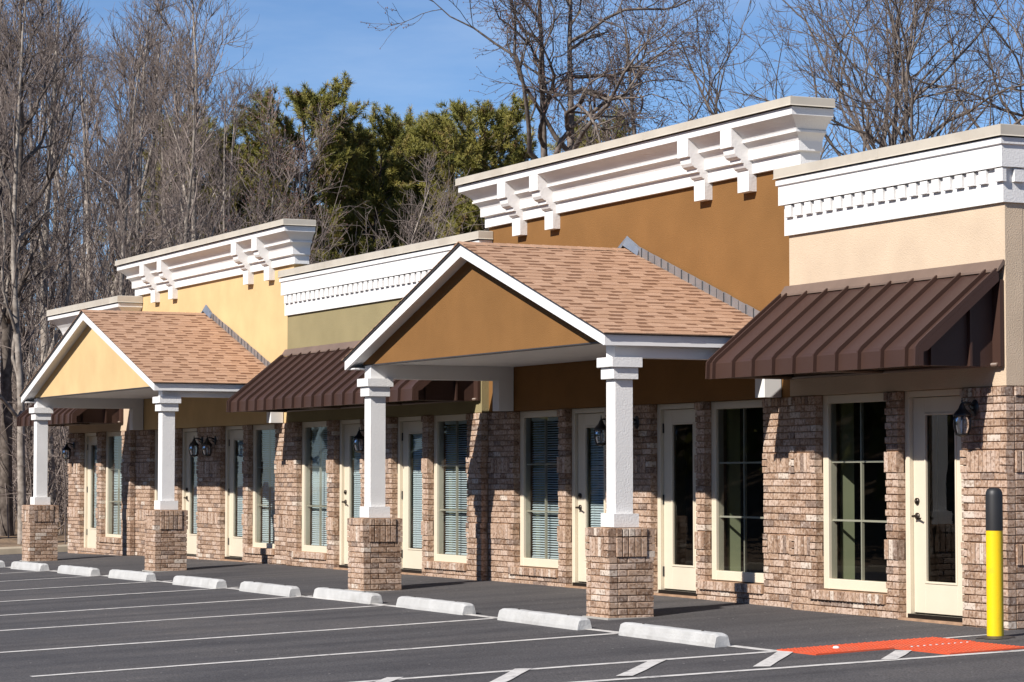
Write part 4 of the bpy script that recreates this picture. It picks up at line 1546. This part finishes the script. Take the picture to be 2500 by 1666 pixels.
def bud_mesh(name, pts, seed, mat, size=.015):
    rg = np.random.default_rng(seed)
    P = np.array(pts)
    n = len(P)
    s_ = rg.uniform(.6, 1.5, (n, 1)) * size
    base = np.array([[1, 0, 0], [-.5, .87, 0], [-.5, -.87, 0], [0, 0, 1.6], [0, 0, -1.6]], float)
    V = (P[:, None, :] + base[None] * s_[:, None, :] + rg.normal(0, .01, (n, 1, 3))).reshape(-1, 3)
    f = np.array([[0, 1, 3], [1, 2, 3], [2, 0, 3], [1, 0, 4], [2, 1, 4], [0, 2, 4]])
    F = (f[None] + (np.arange(n) * 5)[:, None, None]).reshape(-1, 3)
    return quad_mesh(name, V, F, mat)

def pixel_spot(u, Y=None, D=None):
    """ground position seen at photograph column u, at depth D along the view axis"""
    d = (u - 1250) / 6450 * _r + _fh
    p = CAM + d * D
    return (p.x, p.y, terrain_z(p.x, p.y) - .1)

TREE_KIND = {}
def make_tree_kind(key, dark=False, **kw):
    trunk, mid, fine, bud = bare_tree(dark_limbs=dark, **kw)
    TREE_KIND[key] = (tubes_mesh('trunk', trunk, M['bark_dark' if dark else 'bark'], 7),
                      tubes_mesh('branches', mid, M['bark_dark' if dark else 'twig'], 4),
                      tubes_mesh('twigs', fine, M['twig_dark' if dark else 'twig'], 3),
                      bud_mesh('buds', bud, kw['seed'], M['bud']) if bud else None)

def plant(key, name, label, loc, rz=0.0, sc=1.0, tilt=(0, 0), group=None):
    o = thing(name, label, 'tree', loc, group)
    o.rotation_euler = (tilt[0], tilt[1], rz)
    o.scale = (sc, sc, sc)
    tr_, mid, fine, bud = TREE_KIND[key]
    for nm, me in (('trunk', tr_), ('branches', mid), ('twigs', fine), ('buds', bud)):
        if me is not None:
            c = bpy.data.objects.new(nm, me)
            COL.objects.link(c)
            c.parent = o
    return o

make_tree_kind('slim_a', seed=11, H=15, tr=.15, limbs=16, br=6, tw=5, twl=2, spread=.18, first=.30, up=.16, limb_len=.27)
make_tree_kind('slim_b', seed=12, H=15, tr=.12, limbs=14, br=6, tw=5, twl=2, spread=.22, first=.22, up=.14, limb_len=.25, lean=.06)
make_tree_kind('slim_c', seed=13, H=14, tr=.18, limbs=18, br=7, tw=5, twl=2, spread=.35, first=.28, up=.10, limb_len=.32, dark=True)
make_tree_kind('twin', seed=14, H=15, tr=.13, stems=2, limbs=20, br=6, tw=5, twl=2, spread=.2, first=.3, up=.15, limb_len=.27)
make_tree_kind('oak', seed=21, H=16, tr=.22, limbs=15, br=9, tw=7, twl=2, spread=.85, first=.60, up=.03, limb_len=.50, buds=True, kinky=.26, wob=.10, dark=True)
make_tree_kind('oak_b', seed=25, H=16, tr=.20, limbs=13, br=8, tw=7, twl=2, spread=.80, first=.56, up=.04, limb_len=.46, buds=True, kinky=.26, wob=.10, dark=True)
make_tree_kind('fan_a', seed=31, H=14.5, tr=.15, stems=2, limbs=18, br=7, tw=6, twl=2, spread=.22, first=.46, up=.06, limb_len=.52, dark=True, kinky=.17, wob=.14)
make_tree_kind('fan_b', seed=32, H=14.5, tr=.14, stems=1, limbs=16, br=9, tw=6, twl=2, spread=.28, first=.44, up=.06, limb_len=.56, dark=True, kinky=.17, wob=.15)
make_tree_kind('sparse', seed=41, H=10.5, tr=.11, stems=1, limbs=14, br=5, tw=5, twl=3, spread=.25, first=.30, up=.12, limb_len=.32, buds=True)
make_tree_kind('lean', seed=42, H=10.5, tr=.10, stems=2, limbs=16, br=5, tw=5, twl=3, spread=.25, first=.35, up=.12, limb_len=.28)

# pines -----------------------------------------------------------
def pine_kind(key, seed, H, width, n_br=70):
    rg = np.random.default_rng(seed)
    t0 = limb(rg, np.array([0, 0, -.4]), np.array([0, 0, 1.0]), H, .19, .02, 14, .02, .05)
    wood = [t0]
    tufts = []
    for k in range(n_br):
        t_ = .18 + .81 * (k + rg.random()) / n_br
        p, r, d = along(t0, t_)
        prof = math.sqrt(max(.03, 1 - ((t_ - .60) / .43) ** 2)) * (0.85 + .2 * math.sin(t_ * 11 + seed + 2 * rg.random()))
        L = max(.35, width * prof * rg.uniform(.55, 1.15))
        a = rg.uniform(0, 2 * math.pi)
        l1 = limb(rg, p, np.array([math.cos(a), math.sin(a), .25 + .5 * t_]), L, .05 * (1.1 - t_) + .012, .010, 6, .12, .06)
        wood.append(l1)
        ns = int(6 + L * 9)
        for j in range(ns):
            u_ = rg.uniform(.25, 1.0)
            p2, r2, d2 = along(l1, u_)
            l2 = limb(rg, p2, side_dir(rg, d2, rg.uniform(.3, 1.0)), rg.uniform(.2, .7), .010, .005, 3, .15, .16)
            wood.append(l2)
            tufts.append((l2[0][-1], unit(l2[0][-1] - l2[0][-2])))
            if rg.random() < .6:
                tufts.append((l2[0][-2], unit(l2[0][-1] - l2[0][-2])))
        tufts.append((l1[0][-1], unit(l1[0][-1] - l1[0][-2])))
    # needle fans: thin triangles radiating from the shoot
    P = np.array([a for a, _ in tufts])
    D = np.array([b for _, b in tufts])
    n = len(P)
    K = 52
    dirs = rg.normal(0, 1, (n, K, 3)) + D[:, None, :] * .9 + np.array([0, 0, .25])
    dirs /= np.linalg.norm(dirs, axis=2, keepdims=True)
    ln = rg.uniform(.10, .21, (n, K, 1))
    start = P[:, None, :] - D[:, None, :] * rg.uniform(0, .16, (n, K, 1))
    sd = np.cross(dirs, rg.normal(0, 1, (n, K, 3)))
    sd /= np.linalg.norm(sd, axis=2, keepdims=True) + 1e-9
    w = .0085
    V = np.stack([start - sd * w, start + sd * w, start + dirs * ln + sd * w * .5, start + dirs * ln - sd * w * .5], axis=2).reshape(-1, 3)
    F = np.arange(len(V)).reshape(-1, 4)
    tone = np.clip(rg.normal(.52, .2, (n, 1, 1)) + rg.normal(0, .1, (n, K, 1)), 0, .95)
    brown = rg.random((n, 1, 1)) < .035
    tone = np.where(brown, 1.0, tone)
    rnd = np.broadcast_to(tone, (n, K, 4)).reshape(-1)
    TREE_KIND[key] = (tubes_mesh('trunk', wood[:1], M['pine_bark'], 8), tubes_mesh('branches', wood[1:], M['pine_bark'], 3), None, None, quad_mesh('needles', V, F, M['needles'], rnd))

def plant_pine(key, label, loc, rz, sc, group='pines behind the building'):
    o = thing('pine_tree', label, 'tree', loc, group)
    o.rotation_euler = (0, 0, rz)
    o.scale = (sc, sc, sc)
    k = TREE_KIND[key]
    for nm, me in (('trunk', k[0]), ('branches', k[1]), ('crown', k[4])):
        c = bpy.data.objects.new(nm, me)
        COL.objects.link(c)
        c.parent = o
    return o

pine_kind('pine_a', 51, 12.0, 2.7, 84)
pine_kind('pine_b', 52, 11.8, 2.4, 78)
pine_kind('pine_c', 53, 12.2, 3.1, 92)

PINES = [(600, 88, 'pine_b', 1.02, 'low pine crown just right of the bare wood, left of the tallest pine'),
         (742, 84, 'pine_c', 1.07, 'tallest pine, its rounded top rising behind the twin bare saplings'),
         (850, 90, 'pine_a', 1.02, 'pine right of the tallest one, behind the leaning pale trunks'),
         (925, 86, 'pine_c', .98, 'short dark pine in the dip between the tall pine groups'),
         (1045, 88, 'pine_a', 1.06, 'pine with small spire left of the big oak crown'),
         (1180, 84, 'pine_c', 1.02, 'broad pine partly behind brown vines, left of the oak trunks'),
         (1440, 92, 'pine_b', 1.10, 'pine showing low between the oak limbs above the brown cornice'),
         (420, 86, 'pine_a', 1.06, 'dark pine half hidden inside the bare wood at left'),
         (660, 96, 'pine_a', 1.05, 'pine in the second row left of the tallest pine'),
         (790, 98, 'pine_b', 1.10, 'pine in the second row right of the tallest pine'),
         (530, 94, 'pine_c', 1.02, 'pine at the seam between the bare wood and the pines'),
         (985, 98, 'pine_c', 1.12, 'pine in the second row behind the dip'),
         (1110, 97, 'pine_b', 1.08, 'pine in the second row left of the oak')]
for i, (u, D, key, sc, lab) in enumerate(PINES):
    plant_pine(key, lab, pixel_spot(u, D=D), i * 1.7, sc)

GW = 'bare trees of the wood at left'
rg = np.random.default_rng(5)
KL = ['slim_a', 'slim_b', 'slim_c', 'twin', 'slim_a', 'slim_b']
us = np.concatenate([np.linspace(-90, 400, 22), np.linspace(425, 530, 4)])
for i, u in enumerate(us):
    D = float(rg.uniform(64, 98))
    top = np.interp(u, [-100, 0, 200, 400, 500, 560], [14.6, 15.6, 14.6, 15.4, 14.0, 12.0]) * rg.uniform(.86, 1.06) * (D / 78) ** .8
    kd = {'slim_a': 'slim grey', 'slim_b': 'thin leaning', 'slim_c': 'stout dark', 'twin': 'twin-stemmed'}[KL[i % 6]]
    place = ('at the left picture edge' if u < 0 else 'left of the far portico gable' if u < 70 else 'above the left slope of the far portico' if u < 150 else 'above the small far cornice' if u < 260
             else 'above the left end of the yellow cornice' if u < 340 else 'above the middle of the yellow cornice' if u < 392 else 'above the right half of the yellow cornice' if u < 460 else 'at the edge of the pines')
    row = 'front row' if D < 75 else 'middle row' if D < 87 else 'back row'
    plant(KL[i % 6], 'bare_tree', '%s leafless tree %s, %s' % (kd, place, row), pixel_spot(float(u + rg.uniform(-12, 12)), D=D), float(rg.uniform(0, 6.28)), top / 15.0, (float(rg.normal(0, .03)), float(rg.normal(0, .03))), GW)
# front row at the edge of the lot, visible down to the ground
for u, D, key, h, lab in ((18, 60, 'slim_c', 14, 'dark leafless tree at the left picture edge behind the kerb'), (60, 58, 'slim_b', 13.5, 'thin leafless tree just left of the far brick pillar'), (128, 61, 'slim_a', 14.5, 'pale leafless trunk seen between the far column and the far storefront'),
                          (-25, 59, 'slim_a', 14, 'leafless tree cut by the left picture edge'), (100, 66, 'slim_c', 14, 'leafless trunk right behind the far white column')):
    plant(key, 'bare_tree', lab, pixel_spot(u, D=D), u * .37, h / 15, (0.0, 0.0), GW)
plant('sparse', 'bare_tree', 'twiggy bare sapling with buds in front of the tallest pine', pixel_spot(690, D=72), .4, 1.03, (0, 0))
plant('sparse', 'bare_tree', 'second bare sapling close right of the first, before the tallest pine', pixel_spot(735, D=73), 2.6, 1.0, (0, .02))
plant('lean', 'bare_tree', 'pale bare tree leaning right in front of the pines', pixel_spot(815, D=71), 1.1, .95, tuple(np.array([math.cos(YAW + 1.57), math.sin(YAW + 1.57)]) * 0 + np.array([-.18, .20])))
plant('slim_b', 'bare_tree', 'thin dark bare tree at the right border of the bare wood', pixel_spot(555, D=74), 1.9, .83, (-.03, -.02))
plant('slim_a', 'bare_tree', 'tall bare tree crowning the right side of the wood', pixel_spot(440, D=72), .8, 1.0)
plant('oak_b', 'oak_tree', 'left trunk of the big oak pair above the brown cornice', pixel_spot(1322, D=72), 4.2, 1.05)
plant('oak', 'oak_tree', 'right trunk of the big oak pair with wide crooked limbs', pixel_spot(1385, D=70), 1.15, 1.05)
plant('oak_b', 'oak_tree', 'oak with low arching limbs right of the big pair', pixel_spot(1620, D=78), 2.0, .95)
FANS = [(1990, 70, 'fan_a', 1.0, 'bare tree with fanned stems behind the tall cornice end'),
        (2085, 62, 'fan_b', .95, 'bare crooked tree in the gap right of the tall cornice'),
        (2215, 61, 'fan_b', 1.0, 'forked bare tree above the middle of the beige cornice'), (2330, 68, 'fan_a', 1.05, 'bare tree leaning right above the beige cornice'),
        (2455, 64, 'fan_b', 1.0, 'bare tree over the beige cornice corner')]
for i, (u, D, key, sc, lab) in enumerate(FANS):
    plant(key, 'bare_tree', lab, pixel_spot(u, D=D), i * 2.1 + .4, sc, (0, 0), 'bare trees behind the right end')

# undergrowth and vines: a tangle nobody could count -----------------
def thicket(name, label, spots, seed, n_stem=26, h=(1.2, 4.2), spread=.5, tangle=.22):
    rg = np.random.default_rng(seed)
    polys = []
    for (x, y, z) in spots:
        for k in range(n_stem):
            H = rg.uniform(*h)
            p = np.array([x + rg.normal(0, .9), y + rg.normal(0, .9), z - .1])
            l1 = limb(rg, p, np.array([rg.normal(0, spread), rg.normal(0, spread), 1]), H, .016, .006, 7, tangle, .02)
            polys.append(l1)
            for j in range(8):
                p2, r2, d2 = along(l1, rg.uniform(.15, 1))
                l2 = limb(rg, p2, side_dir(rg, d2, rg.uniform(.4, 1.2)), rg.uniform(.4, 1.5), .009, .005, 4, tangle, .0)
                polys.append(l2)
                for q in range(3):
                    p3, r3, d3 = along(l2, rg.uniform(.2, 1))
                    polys.append(limb(rg, p3, side_dir(rg, d3, rg.uniform(.4, 1.2)), rg.uniform(.2, .6), .0065, .0045, 2, tangle, .0))
    o = link(name, tubes_mesh(name, polys, M['twig'], 3))
    o['label'] = label
    o['category'] = 'undergrowth'
    o['kind'] = 'stuff'
    return o
rg = np.random.default_rng(9)
sp = [pixel_spot(float(u), D=float(rg.uniform(60, 92))) for u in np.linspace(-60, 560, 40)]
thicket('undergrowth', 'brown leafless undergrowth filling the floor of the wood', sp, 61, 22, (3.0, 10.5), .30, .15)
sp = [pixel_spot(float(u), D=float(rg.uniform(70, 80))) for u in np.linspace(1010, 1250, 9)] + [pixel_spot(float(u), D=float(rg.uniform(74, 84))) for u in (1440, 1490, 1540, 1590, 1640)]
thicket('vine_tangle', 'brown tangle of vines and twigs around the oak trunks', sp, 62, 24, (5.0, 9.2), .22, .2)
sp = [pixel_spot(float(u), D=float(rg.uniform(72, 80))) for u in np.linspace(560, 1240, 16)]
thicket('pine_undergrowth', 'grey brown brush in front of the pine trunks', sp, 63, 18, (4.5, 9.5), .35, .16)

# ------------------------------------------------------------------ unseen bank and wood opposite: mirrored in windows, extended to block sky fill
bank = grid_mesh(list(np.linspace(-120, 70, 40)), list(np.linspace(-80, -34.5, 16)), lambda x, y: gz(-31, y) - .3 + 6.0 * min(1, max(0, (-34.5 - y) / 14)) + .25 * math.sin(x * .7) * math.sin(y * .5)).build('bank', 'soil')
bank['kind'] = 'structure'
rg = np.random.default_rng(77)
n = 26000
cx_ = np.stack([rg.uniform(-120, 70, n), rg.uniform(-66, -38, n), rg.uniform(0, 1, n)], axis=1)
crown = 10.5 + 3.0 * np.sin(cx_[:, 0] * .55) + 1.5 * np.sin(cx_[:, 0] * 1.7 + 1)
cx_[:, 2] = 0.2 + crown * np.sqrt(cx_[:, 2])
d1 = rg.normal(0, 1, (n, 3)); d1 /= np.linalg.norm(d1, axis=1, keepdims=True)
d2 = np.cross(d1, rg.normal(0, 1, (n, 3))); d2 /= np.linalg.norm(d2, axis=1, keepdims=True)
sz = rg.uniform(.35, .8, (n, 1))
V = np.stack([cx_ - d1 * sz - d2 * sz * .5, cx_ + d1 * sz - d2 * sz * .5, cx_ + d1 * sz * .6 + d2 * sz * .5, cx_ - d1 * sz * .6 + d2 * sz * .5], axis=1).reshape(-1, 3)
far = link('far_wood', quad_mesh('far_wood', V, np.arange(len(V)).reshape(-1, 4), M['needles'], np.repeat(np.clip(rg.normal(.3, .2, n), 0.01, .8), 4)))
far['kind'] = 'stuff'
far['label'] = 'unseen evergreen wood across the lot, mirrored in the glass, extended to block sky fill'
far['category'] = 'wood'
